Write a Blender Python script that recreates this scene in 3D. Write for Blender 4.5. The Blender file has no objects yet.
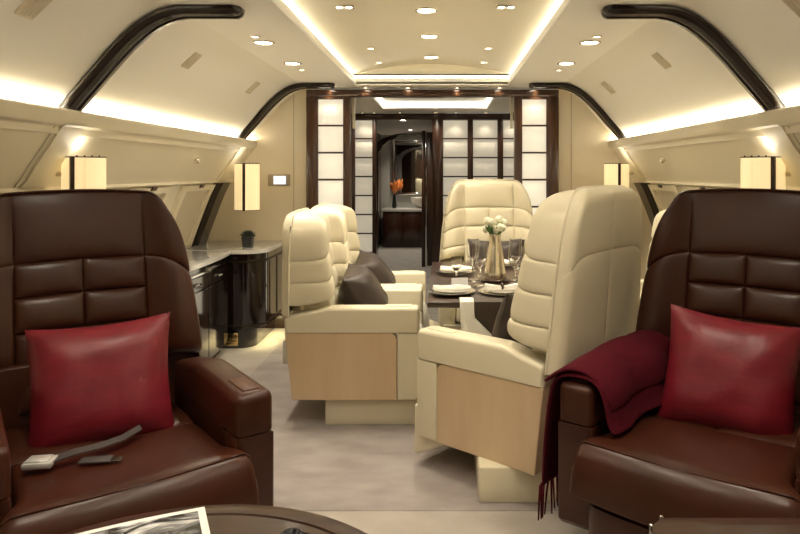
import bpy, bmesh, math, random
from mathutils import Vector, Matrix, noise
random.seed(7)
PI = math.pi
SC = bpy.context.scene
COL = SC.collection

# ------------------------------------------------------------------ camera
CAMX, CAMZ, F = 0.09, 1.34, 640.0
cd = bpy.data.cameras.new('camera')
cd.sensor_width = 36.0
cd.lens = 36.0 * F / 800.0
cd.shift_x = (400 - 443) / 800.0
cd.shift_y = (172 - 267) / 800.0
cd.clip_start = 0.05
cam = bpy.data.objects.new('camera', cd)
COL.objects.link(cam)
cam.location = (CAMX, 0, CAMZ)
cam.rotation_euler = (PI / 2, 0, 0)
SC.camera = cam

# ------------------------------------------------------------------ world, exposure
w = bpy.data.worlds.new('world')
SC.world = w
w.use_nodes = True
w.node_tree.nodes['Background'].inputs[0].default_value = (1.0, 0.93, 0.82, 1)
w.node_tree.nodes['Background'].inputs[1].default_value = 0.15
vs = SC.view_settings
vs.view_transform = 'Standard'
vs.look = 'None'
vs.gamma = 1.0
vs.use_curve_mapping = False
vs.exposure = 1.3
# light strengths (each lamp is made where its fitting is built)
WARM = (1.0, 0.88, 0.69)
SOFT = (1.0, 0.935, 0.80)
P_TRAY = 11.0       # LED strips in the ceiling tray
P_LEDGE = 11.0      # LED strips behind the side ledges
P_SPOT = 16.0      # ceiling downlights
P_SCONCE = 0.31
P_PANEL = 0.25


# ------------------------------------------------------------------ materials
def principled(name):
    m = bpy.data.materials.new(name)
    m.use_nodes = True
    return m, m.node_tree, m.node_tree.nodes['Principled BSDF']


def mat(name, col, rough=0.5, metal=0.0, var=0.0, vscale=8.0, bump=0.0, bscale=200.0, coat=0.0,
        stretch=None, col2=None, sheen=0.0, spec=0.5, trans=0.0, ior=1.5):
    m, nt, b = principled(name)
    b.inputs['Base Color'].default_value = (*col, 1)
    b.inputs['Roughness'].default_value = rough
    b.inputs['Metallic'].default_value = metal
    b.inputs['Coat Weight'].default_value = coat
    b.inputs['Coat Roughness'].default_value = 0.08
    b.inputs['Sheen Weight'].default_value = sheen
    b.inputs['Specular IOR Level'].default_value = spec
    b.inputs['Transmission Weight'].default_value = trans
    b.inputs['IOR'].default_value = ior
    tc = nt.nodes.new('ShaderNodeTexCoord')
    mp = nt.nodes.new('ShaderNodeMapping')
    nt.links.new(tc.outputs['Object'], mp.inputs[0])
    if stretch:
        mp.inputs['Scale'].default_value = stretch
    if var > 0 or col2:
        n = nt.nodes.new('ShaderNodeTexNoise')
        n.inputs['Scale'].default_value = vscale
        n.inputs['Detail'].default_value = 5
        nt.links.new(mp.outputs[0], n.inputs['Vector'])
        r = nt.nodes.new('ShaderNodeValToRGB')
        c2 = col2 or tuple(c * (1 - var) for c in col)
        r.color_ramp.elements[0].position = 0.3
        r.color_ramp.elements[1].position = 0.7
        r.color_ramp.elements[0].color = (*c2, 1)
        r.color_ramp.elements[1].color = (*col, 1)
        nt.links.new(n.outputs['Fac'], r.inputs[0])
        nt.links.new(r.outputs[0], b.inputs['Base Color'])
    if bump > 0:
        n2 = nt.nodes.new('ShaderNodeTexNoise')
        n2.inputs['Scale'].default_value = bscale
        n2.inputs['Detail'].default_value = 3
        nt.links.new(tc.outputs['Object'], n2.inputs['Vector'])
        bp = nt.nodes.new('ShaderNodeBump')
        bp.inputs['Strength'].default_value = bump
        bp.inputs['Distance'].default_value = 0.002
        nt.links.new(n2.outputs['Fac'], bp.inputs['Height'])
        nt.links.new(bp.outputs[0], b.inputs['Normal'])
    return m


def emis(name, col, strength, base=(0.8, 0.8, 0.8)):
    m, nt, b = principled(name)
    b.inputs['Base Color'].default_value = (*base, 1)
    b.inputs['Roughness'].default_value = 0.5
    b.inputs['Emission Color'].default_value = (*col, 1)
    b.inputs['Emission Strength'].default_value = strength
    return m


def pleated(name, col, strength):
    """glowing pleated lamp shade: fine vertical stripes"""
    m, nt, b = principled(name)
    b.inputs['Base Color'].default_value = (0.85, 0.75, 0.5, 1)
    b.inputs['Emission Strength'].default_value = strength
    tc = nt.nodes.new('ShaderNodeTexCoord')
    wv = nt.nodes.new('ShaderNodeTexNoise')
    wv.inputs['Scale'].default_value = 1.0
    mp = nt.nodes.new('ShaderNodeMapping')
    mp.inputs['Scale'].default_value = (120, 120, 0.5)
    nt.links.new(tc.outputs['Object'], mp.inputs[0])
    nt.links.new(mp.outputs[0], wv.inputs['Vector'])
    r = nt.nodes.new('ShaderNodeValToRGB')
    r.color_ramp.elements[0].position = 0.3
    r.color_ramp.elements[1].position = 0.6
    r.color_ramp.elements[0].color = (col[0] * .86, col[1] * .80, col[2] * .66, 1)
    r.color_ramp.elements[1].color = (*col, 1)
    nt.links.new(wv.outputs['Fac'], r.inputs[0])
    nt.links.new(r.outputs[0], b.inputs['Emission Color'])
    return m


def wood(name, c1, c2, rough=0.3, scale=(2, 30, 2), coat=0.3):
    m, nt, b = principled(name)
    tc = nt.nodes.new('ShaderNodeTexCoord')
    mp = nt.nodes.new('ShaderNodeMapping')
    mp.inputs['Scale'].default_value = scale
    n = nt.nodes.new('ShaderNodeTexNoise')
    n.inputs['Scale'].default_value = 3
    n.inputs['Detail'].default_value = 8
    n.inputs['Roughness'].default_value = 0.65
    r = nt.nodes.new('ShaderNodeValToRGB')
    r.color_ramp.elements[0].position = 0.3
    r.color_ramp.elements[1].position = 0.7
    r.color_ramp.elements[0].color = (*c1, 1)
    r.color_ramp.elements[1].color = (*c2, 1)
    nt.links.new(tc.outputs['Object'], mp.inputs[0])
    nt.links.new(mp.outputs[0], n.inputs['Vector'])
    nt.links.new(n.outputs['Fac'], r.inputs[0])
    nt.links.new(r.outputs[0], b.inputs['Base Color'])
    b.inputs['Roughness'].default_value = rough
    b.inputs['Coat Weight'].default_value = coat
    b.inputs['Coat Roughness'].default_value = 0.1
    return m


def print_mat(name):
    """black and white photograph print with blotches"""
    m, nt, b = principled(name)
    tc = nt.nodes.new('ShaderNodeTexCoord')
    mp = nt.nodes.new('ShaderNodeMapping')
    mp.inputs['Scale'].default_value = (9, 22, 1)
    mp.inputs['Rotation'].default_value = (0, 0, 0.5)
    n = nt.nodes.new('ShaderNodeTexNoise')
    n.inputs['Scale'].default_value = 1.0
    n.inputs['Detail'].default_value = 4
    n.inputs['Distortion'].default_value = 1.2
    r = nt.nodes.new('ShaderNodeValToRGB')
    e = r.color_ramp.elements
    e[0].position = 0.40
    e[0].color = (0.015, 0.015, 0.015, 1)
    e[1].position = 0.62
    e[1].color = (0.75, 0.75, 0.76, 1)
    k = e.new(0.5)
    k.color = (0.2, 0.2, 0.21, 1)
    nt.links.new(tc.outputs['Object'], mp.inputs[0])
    nt.links.new(mp.outputs[0], n.inputs['Vector'])
    nt.links.new(n.outputs['Fac'], r.inputs[0])
    nt.links.new(r.outputs[0], b.inputs['Base Color'])
    b.inputs['Roughness'].default_value = 0.25
    return m


def carpet_mat(name, c1, c2):
    m, nt, b = principled(name)
    tc = nt.nodes.new('ShaderNodeTexCoord')
    n = nt.nodes.new('ShaderNodeTexNoise')
    n.inputs['Scale'].default_value = 5
    n.inputs['Detail'].default_value = 8
    mp = nt.nodes.new('ShaderNodeMapping')
    mp.inputs['Scale'].default_value = (1.0, 2.0, 1)
    r = nt.nodes.new('ShaderNodeValToRGB')
    r.color_ramp.elements[0].position = 0.32
    r.color_ramp.elements[1].position = 0.68
    r.color_ramp.elements[0].color = (*c1, 1)
    r.color_ramp.elements[1].color = (*c2, 1)
    nt.links.new(tc.outputs['Object'], mp.inputs[0])
    nt.links.new(mp.outputs[0], n.inputs['Vector'])
    nt.links.new(n.outputs['Fac'], r.inputs[0])
    nt.links.new(r.outputs[0], b.inputs['Base Color'])
    n2 = nt.nodes.new('ShaderNodeTexNoise')
    n2.inputs['Scale'].default_value = 260
    bp = nt.nodes.new('ShaderNodeBump')
    bp.inputs['Strength'].default_value = 0.5
    bp.inputs['Distance'].default_value = 0.004
    nt.links.new(tc.outputs['Object'], n2.inputs['Vector'])
    nt.links.new(n2.outputs['Fac'], bp.inputs['Height'])
    nt.links.new(bp.outputs[0], b.inputs['Normal'])
    b.inputs['Roughness'].default_value = 0.95
    b.inputs['Sheen Weight'].default_value = 0.2
    return m


M = {}
M['ceil'] = mat('ceiling_cream', (0.88, 0.85, 0.775), 0.6, bump=0.05)
M['vault'] = mat('vault_cream', (0.86, 0.79, 0.60), 0.55)
M['wall'] = mat('wall_cream', (0.80, 0.725, 0.54), 0.5, var=0.04, vscale=2, bump=0.05)
M['belt'] = mat('window_belt_cream', (0.76, 0.70, 0.55), 0.5)
M['shade'] = mat('window_shade', (0.60, 0.53, 0.40), 0.7, bump=0.1)
M['endwall'] = mat('end_wall_cream', (0.75, 0.66, 0.49), 0.6, var=0.03)
M['rib'] = mat('dark_gloss_rib', (0.016, 0.009, 0.006), 0.22, coat=0.25)
M['brownl'] = mat('brown_leather', (0.056, 0.0155, 0.0075), 0.31, var=0.30, vscale=5, bump=0.12, bscale=260, spec=0.38)
M['cream'] = mat('cream_leather', (0.76, 0.69, 0.51), 0.42, var=0.05, vscale=4, bump=0.2, bscale=260)
M['creampale'] = mat('pale_leather', (0.76, 0.73, 0.64), 0.45, bump=0.15, bscale=260)
M['veneer'] = wood('maple_veneer', (0.62, 0.45, 0.27), (0.70, 0.53, 0.34), 0.35, (3, 3, 0.6), 0.2)
M['slot'] = mat('arm_slot_dark', (0.25, 0.20, 0.12), 0.5)
M['browntray'] = mat('arm_tray_leather', (0.085, 0.03, 0.016), 0.4)
M['mahog'] = wood('mahogany', (0.040, 0.016, 0.007), (0.085, 0.036, 0.016), 0.28, (14, 14, 0.8), 0.4)
M['mahogdark'] = wood('mahogany_dark', (0.030, 0.011, 0.006), (0.060, 0.022, 0.011), 0.3, (14, 14, 0.8), 0.3)
M['panel'] = emis('lit_panel', (1.0, 0.90, 0.70), P_PANEL, (0.8, 0.76, 0.66))
M['panel2'] = emis('lit_panel_cool', (1.0, 0.90, 0.70), 0.14, (0.74, 0.70, 0.6))
M['led'] = emis('led_strip', SOFT, P_TRAY)
M['ledledge'] = emis('led_strip_ledge', (1.0, 0.955, 0.87), P_LEDGE)
M['ledcorr'] = emis('led_strip_corridor', SOFT, 1.6)
M['lens'] = emis('lamp_lens', (1.0, 0.92, 0.75), 14.0)
M['lenssmall'] = emis('lamp_lens_small', (1.0, 0.90, 0.70), 5.0)
M['ring'] = mat('lamp_ring', (0.75, 0.66, 0.48), 0.25, metal=0.6)
M['vent'] = mat('vent_grey', (0.60, 0.53, 0.40), 0.6)
M['shadeglow'] = pleated('pleated_shade', (1.0, 0.76, 0.40), P_SCONCE)
M['bronze'] = mat('dark_bronze', (0.06, 0.045, 0.03), 0.3, metal=0.8)
M['black'] = mat('black_lacquer', (0.010, 0.006, 0.005), 0.08, coat=1.0)
M['marble'] = mat('white_marble', (0.72, 0.70, 0.66), 0.12, var=0.16, vscale=6, coat=0.5)
M['silver'] = mat('silver', (0.75, 0.72, 0.66), 0.18, metal=1.0)
M['champagne'] = mat('champagne_metal', (0.86, 0.79, 0.66), 0.24, metal=1.0)
M['brass'] = mat('brass', (0.75, 0.6, 0.3), 0.25, metal=1.0)
M['glass'] = mat('crystal', (1, 1, 1), 0.02, trans=1.0, ior=1.25)
M['china'] = mat('china', (0.80, 0.77, 0.70), 0.15, coat=0.4)
M['napkin'] = mat('white_linen', (0.80, 0.77, 0.70), 0.85, bump=0.3, bscale=400)
M['tabletop'] = wood('table_wood', (0.026, 0.012, 0.007), (0.056, 0.026, 0.015), 0.30, (2, 18, 4), 0.15)
M['clothbrown'] = mat('brown_cloth', (0.060, 0.040, 0.026), 0.8, var=0.2, vscale=30, bump=0.3, bscale=300, sheen=0.2)
M['greypillow'] = mat('taupe_satin', (0.046, 0.032, 0.027), 0.42, var=0.25, vscale=9, bump=0.2, bscale=90)
M['red'] = mat('red_silk', (0.20, 0.009, 0.020), 0.42, var=0.3, vscale=7, sheen=0.0, bump=0.3, bscale=60,
               stretch=(1, 4, 1))
M['maroon'] = mat('maroon_wool', (0.085, 0.004, 0.012), 0.9, var=0.25, vscale=60, bump=0.6, bscale=260, spec=0.15)
M['floor'] = carpet_mat('floor_carpet_beige', (0.40, 0.355, 0.31), (0.45, 0.405, 0.36))
M['carpet'] = carpet_mat('carpet_taupe', (0.30, 0.258, 0.245), (0.39, 0.345, 0.33))
M['corrfloor'] = carpet_mat('floor_grey', (0.30, 0.28, 0.27), (0.42, 0.40, 0.38))
M['base'] = mat('dark_base', (0.05, 0.025, 0.015), 0.3)
M['paper'] = mat('paper', (0.82, 0.82, 0.81), 0.4)
M['print'] = print_mat('photo_print')
M['ornament'] = mat('black_ornament', (0.012, 0.012, 0.013), 0.5)
M['green'] = mat('leaf_green', (0.10, 0.22, 0.05), 0.5, var=0.4, vscale=30)
M['darkgreen'] = mat('succulent', (0.04, 0.055, 0.03), 0.6, var=0.5, vscale=40)
M['petal'] = mat('petal_white', (0.80, 0.80, 0.62), 0.6)
M['orange'] = mat('orange_petal', (0.75, 0.22, 0.04), 0.5)
M['mirror'] = mat('mirror', (0.75, 0.77, 0.78), 0.03, metal=1.0)
M['greypanel'] = mat('grey_panel', (0.42, 0.42, 0.40), 0.4)
M['chrome'] = mat('chrome', (0.8, 0.8, 0.8), 0.1, metal=1.0)
M['screen'] = emis('thermostat_screen', (0.8, 0.88, 1.0), 0.45, (0.4, 0.42, 0.45))
M['thermo'] = mat('thermostat_frame', (0.42, 0.35, 0.25), 0.4, metal=0.3)
M['buckle'] = mat('buckle_steel', (0.72, 0.71, 0.69), 0.32, metal=0.45)
M['strap'] = mat('belt_webbing', (0.06, 0.05, 0.048), 0.6)
M['pot'] = mat('black_pot', (0.02, 0.02, 0.022), 0.35)


# ------------------------------------------------------------------ mesh helpers
def link(name, me, m, parent=None):
    o = bpy.data.objects.new(name, me)
    if m is not None:
        me.materials.append(M[m])
    COL.objects.link(o)
    if parent is not None:
        o.parent = parent
    return o


def mesh(name, V, Fc, m, parent=None, smooth=False, sharp=None):
    me = bpy.data.meshes.new(name)
    me.from_pydata([tuple(v) for v in V], [], Fc)
    bm = bmesh.new()
    bm.from_mesh(me)
    bmesh.ops.recalc_face_normals(bm, faces=bm.faces)
    bm.to_mesh(me)
    bm.free()
    if smooth:
        for p in me.polygons:
            p.use_smooth = True
        if sharp:
            me.set_sharp_from_angle(angle=math.radians(sharp))
    me.update()
    return link(name, me, m, parent)


def bmobj(name, bm, m, parent=None, smooth=True, sharp=35):
    bmesh.ops.recalc_face_normals(bm, faces=bm.faces)
    me = bpy.data.meshes.new(name)
    bm.to_mesh(me)
    bm.free()
    if smooth:
        for p in me.polygons:
            p.use_smooth = True
        me.set_sharp_from_angle(angle=math.radians(sharp))
    return link(name, me, m, parent)


def addbox(bm, x0, x1, y0, y1, z0, z1, bev=0.0, seg=2):
    vs_ = [bm.verts.new(p) for p in ((x0, y0, z0), (x1, y0, z0), (x1, y1, z0), (x0, y1, z0),
                                     (x0, y0, z1), (x1, y0, z1), (x1, y1, z1), (x0, y1, z1))]
    fs = [bm.faces.new([vs_[i] for i in q]) for q in ((3, 2, 1, 0), (4, 5, 6, 7), (0, 1, 5, 4), (1, 2, 6, 5),
                                                      (2, 3, 7, 6), (3, 0, 4, 7))]
    if bev > 0:
        es = list({e for f in fs for e in f.edges})
        bmesh.ops.bevel(bm, geom=es, offset=bev, segments=seg, affect='EDGES', profile=0.5)


def box(name, x0, x1, y0, y1, z0, z1, m, parent=None, bev=0.0, seg=2):
    bm = bmesh.new()
    addbox(bm, x0, x1, y0, y1, z0, z1, bev, seg)
    return bmobj(name, bm, m, parent, smooth=bev > 0, sharp=50)


def extrude(name, poly, axis, a0, a1, m, parent=None, bev=0.0, seg=3, smooth=True, sharp=40, bmask=None):
    """closed polygon extruded along an axis. axis 'x': poly is (y,z); 'y': (x,z); 'z': (x,y)"""
    def P(p, a):
        return {'x': (a, p[0], p[1]), 'y': (p[0], a, p[1]), 'z': (p[0], p[1], a)}[axis]
    bm = bmesh.new()
    A = [bm.verts.new(P(p, a0)) for p in poly]
    B = [bm.verts.new(P(p, a1)) for p in poly]
    n = len(poly)
    fa = bm.faces.new(A)
    fb = bm.faces.new(B[::-1])
    for i in range(n):
        bm.faces.new((A[i], A[(i + 1) % n], B[(i + 1) % n], B[i]))
    if bev > 0:
        es = list({e for f in (fa, fb) for e in f.edges})
        bmesh.ops.bevel(bm, geom=es, offset=bev, segments=seg, affect='EDGES', profile=0.5)
    return bmobj(name, bm, m, parent, smooth, sharp)


def lathe(name, prof, m, parent=None, n=24, loc=(0, 0, 0), smooth=True, sharp=40):
    V, Fc = [], []
    for r, z in prof:
        for k in range(n):
            a = 2 * PI * k / n
            V.append((loc[0] + r * math.cos(a), loc[1] + r * math.sin(a), loc[2] + z))
    for i in range(len(prof) - 1):
        for k in range(n):
            Fc.append((i * n + k, i * n + (k + 1) % n, (i + 1) * n + (k + 1) % n, (i + 1) * n + k))
    if prof[0][0] > 1e-6:
        Fc.append(tuple(range(n))[::-1])
    if prof[-1][0] > 1e-6:
        Fc.append(tuple((len(prof) - 1) * n + k for k in range(n)))
    return mesh(name, V, Fc, m, parent, smooth, sharp)


def tubemesh(V, Fc, pts, r, n=8):
    b0 = len(V)
    for i, p in enumerate(pts):
        p = Vector(p)
        d = (Vector(pts[min(i + 1, len(pts) - 1)]) - Vector(pts[max(i - 1, 0)])).normalized()
        up = Vector((0, 0, 1)) if abs(d.z) < 0.9 else Vector((1, 0, 0))
        s = d.cross(up).normalized()
        t = s.cross(d)
        rr = r[i] if isinstance(r, (list, tuple)) else r
        for k in range(n):
            a = 2 * PI * k / n
            V.append(p + rr * (math.cos(a) * s + math.sin(a) * t))
    for i in range(len(pts) - 1):
        for k in range(n):
            Fc.append((b0 + i * n + k, b0 + i * n + (k + 1) % n, b0 + (i + 1) * n + (k + 1) % n, b0 + (i + 1) * n + k))
    Fc.append(tuple(b0 + k for k in range(n))[::-1])
    Fc.append(tuple(b0 + (len(pts) - 1) * n + k for k in range(n)))


def tube(name, pts, r, m, parent=None, n=8):
    V, Fc = [], []
    tubemesh(V, Fc, pts, r, n)
    return mesh(name, V, Fc, m, parent, True, 60)


def empty(name, loc=(0, 0, 0), rz=0.0):
    o = bpy.data.objects.new(name, None)
    o.empty_display_size = 0.1
    COL.objects.link(o)
    o.location = loc
    o.rotation_euler = (0, 0, rz)
    return o


def tag(o, label, cat, group=None):
    o['label'] = label
    o['category'] = cat
    if group:
        o['group'] = group
    return o


def struct(o, label=None):
    o['kind'] = 'structure'
    if label:
        o['label'] = label
    return o


def copy_tree(o, parent=None):
    c = o.copy()
    COL.objects.link(c)
    c.parent = parent
    for ch in list(o.children):
        copy_tree(ch, c)
    return c


def lamp(name, kind, loc, power, col, parent=None, size=0.1, rot=(0, 0, 0), **kw):
    ld = bpy.data.lights.new(name, kind)
    ld.energy = power
    ld.color = col
    if kind == 'AREA':
        ld.shape = 'RECTANGLE'
        ld.size = kw.get('sx', size)
        ld.size_y = kw.get('sy', size)
    else:
        ld.shadow_soft_size = size
    if kind == 'SPOT':
        ld.spot_size = kw.get('angle', math.radians(100))
        ld.spot_blend = kw.get('blend', 0.8)
    o = bpy.data.objects.new(name, ld)
    COL.objects.link(o)
    o.location = loc
    o.rotation_euler = rot
    if parent is not None:
        o.parent = parent
    return o


# ------------------------------------------------------------------ the cabin shell
Y0, YP = -1.7, 5.50           # rear of what is built, partition plane
ZS = 2.06                     # flat ceiling band
TW = 0.63                     # half width of the ceiling tray
RIBS = (-1.97, 0.42, 2.81, 5.20)
BAY = 0.797


def strip(name, prof, ya, yb, m, parent=None, smooth=True, sharp=30):
    """open profile (x,z) swept along y"""
    V = [(x, ya, z) for x, z in prof] + [(x, yb, z) for x, z in prof]
    n = len(prof)
    return mesh(name, V, [(i, i + 1, n + i + 1, n + i) for i in range(n - 1)], m, parent, smooth, sharp)


# floor
fl = box('floor', -2.0, 2.0, Y0, 7.6, -0.05, 0.0, 'floor')
struct(fl)
cp = box('carpet_inlay', -1.18, 1.30, 2.53, 5.44, -0.004, 0.0015, 'carpet', fl)

# ceiling: flat bands either side, tray with shallow vault between
ce = empty('ceiling')
struct(ce)
for s in (-1, 1):
    box('ceiling_band', min(s * TW, s * 1.10), max(s * TW, s * 1.10), Y0, YP, ZS, ZS + 0.05, 'ceil', ce)
box('ceiling_band', -TW, TW, 5.22, YP, ZS, ZS + 0.05, 'ceil', ce)
YT1 = 5.22
ZT = 2.125
V = []
NV = 16
vx = [-TW - 0.03 + (2 * TW + 0.06) * i / NV for i in range(NV + 1)]
vprof = [(x, ZT + 0.09 * (1 - (x / (TW + 0.03)) ** 2)) for x in vx]
strip('tray_vault', vprof, Y0, YT1 - 0.03, 'vault', ce)
# end of the tray: curved tympanum where the vault stops
V = [(x, YT1 - 0.03, ZT - 0.002) for x, z in vprof] + [(x, YT1 - 0.03, z) for x, z in vprof]
n = len(vprof)
mesh('vault_end', V, [(i, i + 1, n + i + 1, n + i) for i in range(n - 1)], 'vault', ce)
box('tray_end_soffit', -TW - 0.03, TW + 0.03, YT1 - 0.03, YT1 + 0.03, ZT - 0.002, ZT + 0.01, 'vault', ce)
# lips and LED strips round the tray
for s in (-1, 1):
    box('tray_lip', min(s * (TW - 0.012), s * TW), max(s * (TW - 0.012), s * TW), Y0, YT1, ZS - 0.012, ZS + 0.018, 'ceil', ce, 0.004, 2)
    strip('led_strip', [(s * (TW + 0.025), ZS + 0.02), (s * (TW + 0.012), ZT - 0.006)], Y0, YT1, 'led', ce)
box('tray_lip', -TW, TW, YT1, YT1 + 0.012, ZS - 0.012, ZS + 0.018, 'ceil', ce, 0.004, 2)
mesh('led_strip', [(-TW, YT1 + 0.02, ZS + 0.02), (TW, YT1 + 0.02, ZS + 0.02), (TW, YT1 + 0.012, ZT - 0.006), (-TW, YT1 + 0.012, ZT - 0.006)],
     [(0, 1, 2, 3)], 'led', ce)

COVE = [(1.07, ZS), (1.12, 2.050), (1.165, 2.030), (1.238, 1.985), (1.305, 1.925), (1.368, 1.855), (1.437, 1.775), (1.507, 1.695), (1.572, 1.622), (1.632, 1.560), (1.685, 1.505)]
LIP = [(1.685, 1.503), (1.550, 1.503), (1.532, 1.600), (1.520, 1.610), (1.508, 1.602), (1.512, 1.558), (1.522, 1.543)]
VAL = [(1.542, 1.535), (1.592, 1.455), (1.655, 1.365), (1.690, 1.305), (1.708, 1.285), (1.714, 1.272), (1.712, 1.255), (1.735, 1.250)]
BELT = [(1.745, 1.250), (1.785, 1.17), (1.83, 1.06), (1.875, 0.94), (1.92, 0.82), (1.955, 0.72), (1.965, 0.60), (1.965, 0.0)]


def belt_x(z):
    for (xa, za), (xb, zb) in zip(BELT, BELT[1:]):
        if zb <= z <= za:
            return xa + (xb - xa) * (za - z) / (za - zb)
    return BELT[-1][0]


for side, s in (('left', -1), ('right', 1)):
    W = empty('wall_' + side)
    struct(W)
    mir = lambda pr: [(s * x, z) for x, z in pr]
    strip('cove_panel', mir(COVE), Y0, YP, 'ceil', W)
    strip('ledge', mir(LIP), Y0, YP, 'wall', W)
    strip('valance', mir(LIP[-1:] + VAL), Y0, YP, 'wall', W)
    strip('side_panel', mir(VAL[-1:] + BELT), Y0, YP, 'belt', W)
    strip('led_strip', mir([(1.558, 1.520), (1.538, 1.578)]), Y0, YP, 'ledledge', W)
    for yr in RIBS[1:]:
        # lit pilaster behind each sconce, a band standing a little proud of the valance
        pr = [(s * (x - 0.012), z) for x, z in LIP[6:] + VAL[:6]]
        n = len(pr)
        hw = 0.085
        V = [(x, yr - hw, z) for x, z in pr] + [(x, yr + hw, z) for x, z in pr] + \
            [(x + s * 0.02, yr - hw, z) for x, z in pr] + [(x + s * 0.02, yr + hw, z) for x, z in pr]
        Fc = [(i, i + 1, n + i + 1, n + i) for i in range(n - 1)] + [(i, i + 1, 2 * n + i + 1, 2 * n + i) for i in range(n - 1)] + \
             [(n + i, n + i + 1, 3 * n + i + 1, 3 * n + i) for i in range(n - 1)]
        mesh('pilaster', V, Fc, 'wall', W, True, 30)
        # dark seam between two valance panels
        pr = [(s * (x - 0.003), z) for x, z in VAL[:6]]
        n = len(pr)
        mesh('panel_joint', [(x, yr - 0.125, z) for x, z in pr] + [(x, yr - 0.119, z) for x, z in pr],
             [(i, i + 1, n + i + 1, n + i) for i in range(n - 1)], 'slot', W)
        # black column through the window belt, under each rib
        pr = [(s * (x - 0.08), z) for x, z in BELT[:6]]
        n = len(pr)
        hw = 0.085
        V = [(x, yr - hw, z) for x, z in pr] + [(x, yr + hw, z) for x, z in pr] + \
            [(x + s * 0.09, yr - hw, z) for x, z in pr] + [(x + s * 0.09, yr + hw, z) for x, z in pr]
        mesh('dark_column', V, Fc[:0] + [(i, i + 1, n + i + 1, n + i) for i in range(n - 1)] +
             [(i, i + 1, 2 * n + i + 1, 2 * n + i) for i in range(n - 1)] + [(n + i, n + i + 1, 3 * n + i + 1, 3 * n + i) for i in range(n - 1)],
             'rib', W, True, 30)

# window bays
WN = [0]
for s in (-1, 1):
    for k in range(-3, 4):
        yc = RIBS[2] + BAY * (k + 0.5)
        if yc > 5.3 or yc < 0.4:
            continue
        WN[0] += 1
        T = struct(empty('window_%d' % WN[0]))

        def slab(name, ya, yb, za, zb, off0, off1, m, par, nz=6):
            V, Fc = [], []
            for off in (off0, off1):
                for y in (ya, yb):
                    for i in range(nz + 1):
                        z = za + (zb - za) * i / nz
                        V.append((s * (belt_x(z) - off), y, z))
            n = nz + 1
            for i in range(nz):
                Fc += [(i, i + 1, n + i + 1, n + i), (2 * n + i, 2 * n + i + 1, 3 * n + i + 1, 3 * n + i),
                       (i, i + 1, 2 * n + i + 1, 2 * n + i), (n + i, n + i + 1, 3 * n + i + 1, 3 * n + i)]
            Fc += [(0, n, 3 * n, 2 * n), (nz, n + nz, 3 * n + nz, 2 * n + nz)]
            return mesh(name, V, Fc, m, par, True, 40)
        hw = 0.30
        slab('window_frame', yc - hw, yc - hw + 0.07, 0.74, 1.24, 0.0, 0.03, 'wall', T)
        slab('window_frame', yc + hw - 0.07, yc + hw, 0.74, 1.24, 0.0, 0.03, 'wall', T)
        slab('window_frame', yc - hw + 0.07, yc + hw - 0.07, 1.20, 1.24, 0.0, 0.03, 'wall', T, 2)
        slab('window_frame', yc - hw + 0.07, yc + hw - 0.07, 0.74, 0.78, 0.0, 0.03, 'wall', T, 2)
        slab('window_shade', yc - hw + 0.07, yc + hw - 0.07, 0.78, 1.20, 0.0, 0.008, 'shade', T)
        slab('shade_latch', yc - 0.03, yc + 0.03, 1.222, 1.246, 0.03, 0.042, 'base', T, 1)

# dark curved ribs under the ceiling
RIBC = [(0.82, ZS - 0.002), (0.93, ZS - 0.002), (1.04, ZS - 0.002), (1.09, 2.050), (1.135, 2.036), (1.185, 2.012), (1.238, 1.975), (1.30, 1.92),
        (1.368, 1.848), (1.437, 1.768), (1.507, 1.688), (1.567, 1.615)]
TN = 0
for s in (-1, 1):
    for yr in RIBS:
        TN += 1
        V, Fc = [], []
        sec = [(-0.065, 0.0), (-0.062, 0.022), (-0.05, 0.036), (-0.02, 0.040), (-0.014, 0.034), (0.014, 0.034), (0.02, 0.040), (0.05, 0.036), (0.062, 0.022), (0.065, 0.0)]
        pts = [Vector((s * x, 0, z)) for x, z in RIBC]
        # round nose at the inner end
        n = len(sec)
        rows = []
        for i, p in enumerate(pts):
            d = (pts[min(i + 1, len(pts) - 1)] - pts[max(i - 1, 0)]).normalized()
            nr = Vector((-d.z, 0, d.x))
            if nr.z > 0 or (abs(nr.z) < 1e-6):
                nr = -nr
            if nr.dot(Vector((-s * 0.5, 0, -1))) < 0:
                nr = -nr
            rows.append((p, nr))
        rows = [(pts[0] + Vector((-s * 0.03, 0, 0)), rows[0][1], 0.5), (pts[0] + Vector((-s * 0.018, 0, 0)), rows[0][1], 0.82)] + [(p, q, 1.0) for p, q in rows]
        for p, nr, k in rows:
            for dy, h in sec:
                V.append((p.x + nr.x * h * k, yr + dy * k, p.z + nr.z * h * k))
        for i in range(len(rows) - 1):
            for j in range(n - 1):
                Fc.append((i * n + j, i * n + j + 1, (i + 1) * n + j + 1, (i + 1) * n + j))
        Fc.append(tuple(range(n)))
        struct(mesh('trim_%d' % TN, V, Fc, 'rib', None, True, 35))

# unseen wall behind the camera; its dark timber finish is chosen to cut fill light
struct(box('wall_rear', -2.0, 2.0, Y0 - 0.05, Y0, 0, 2.2, 'mahog'))

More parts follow.
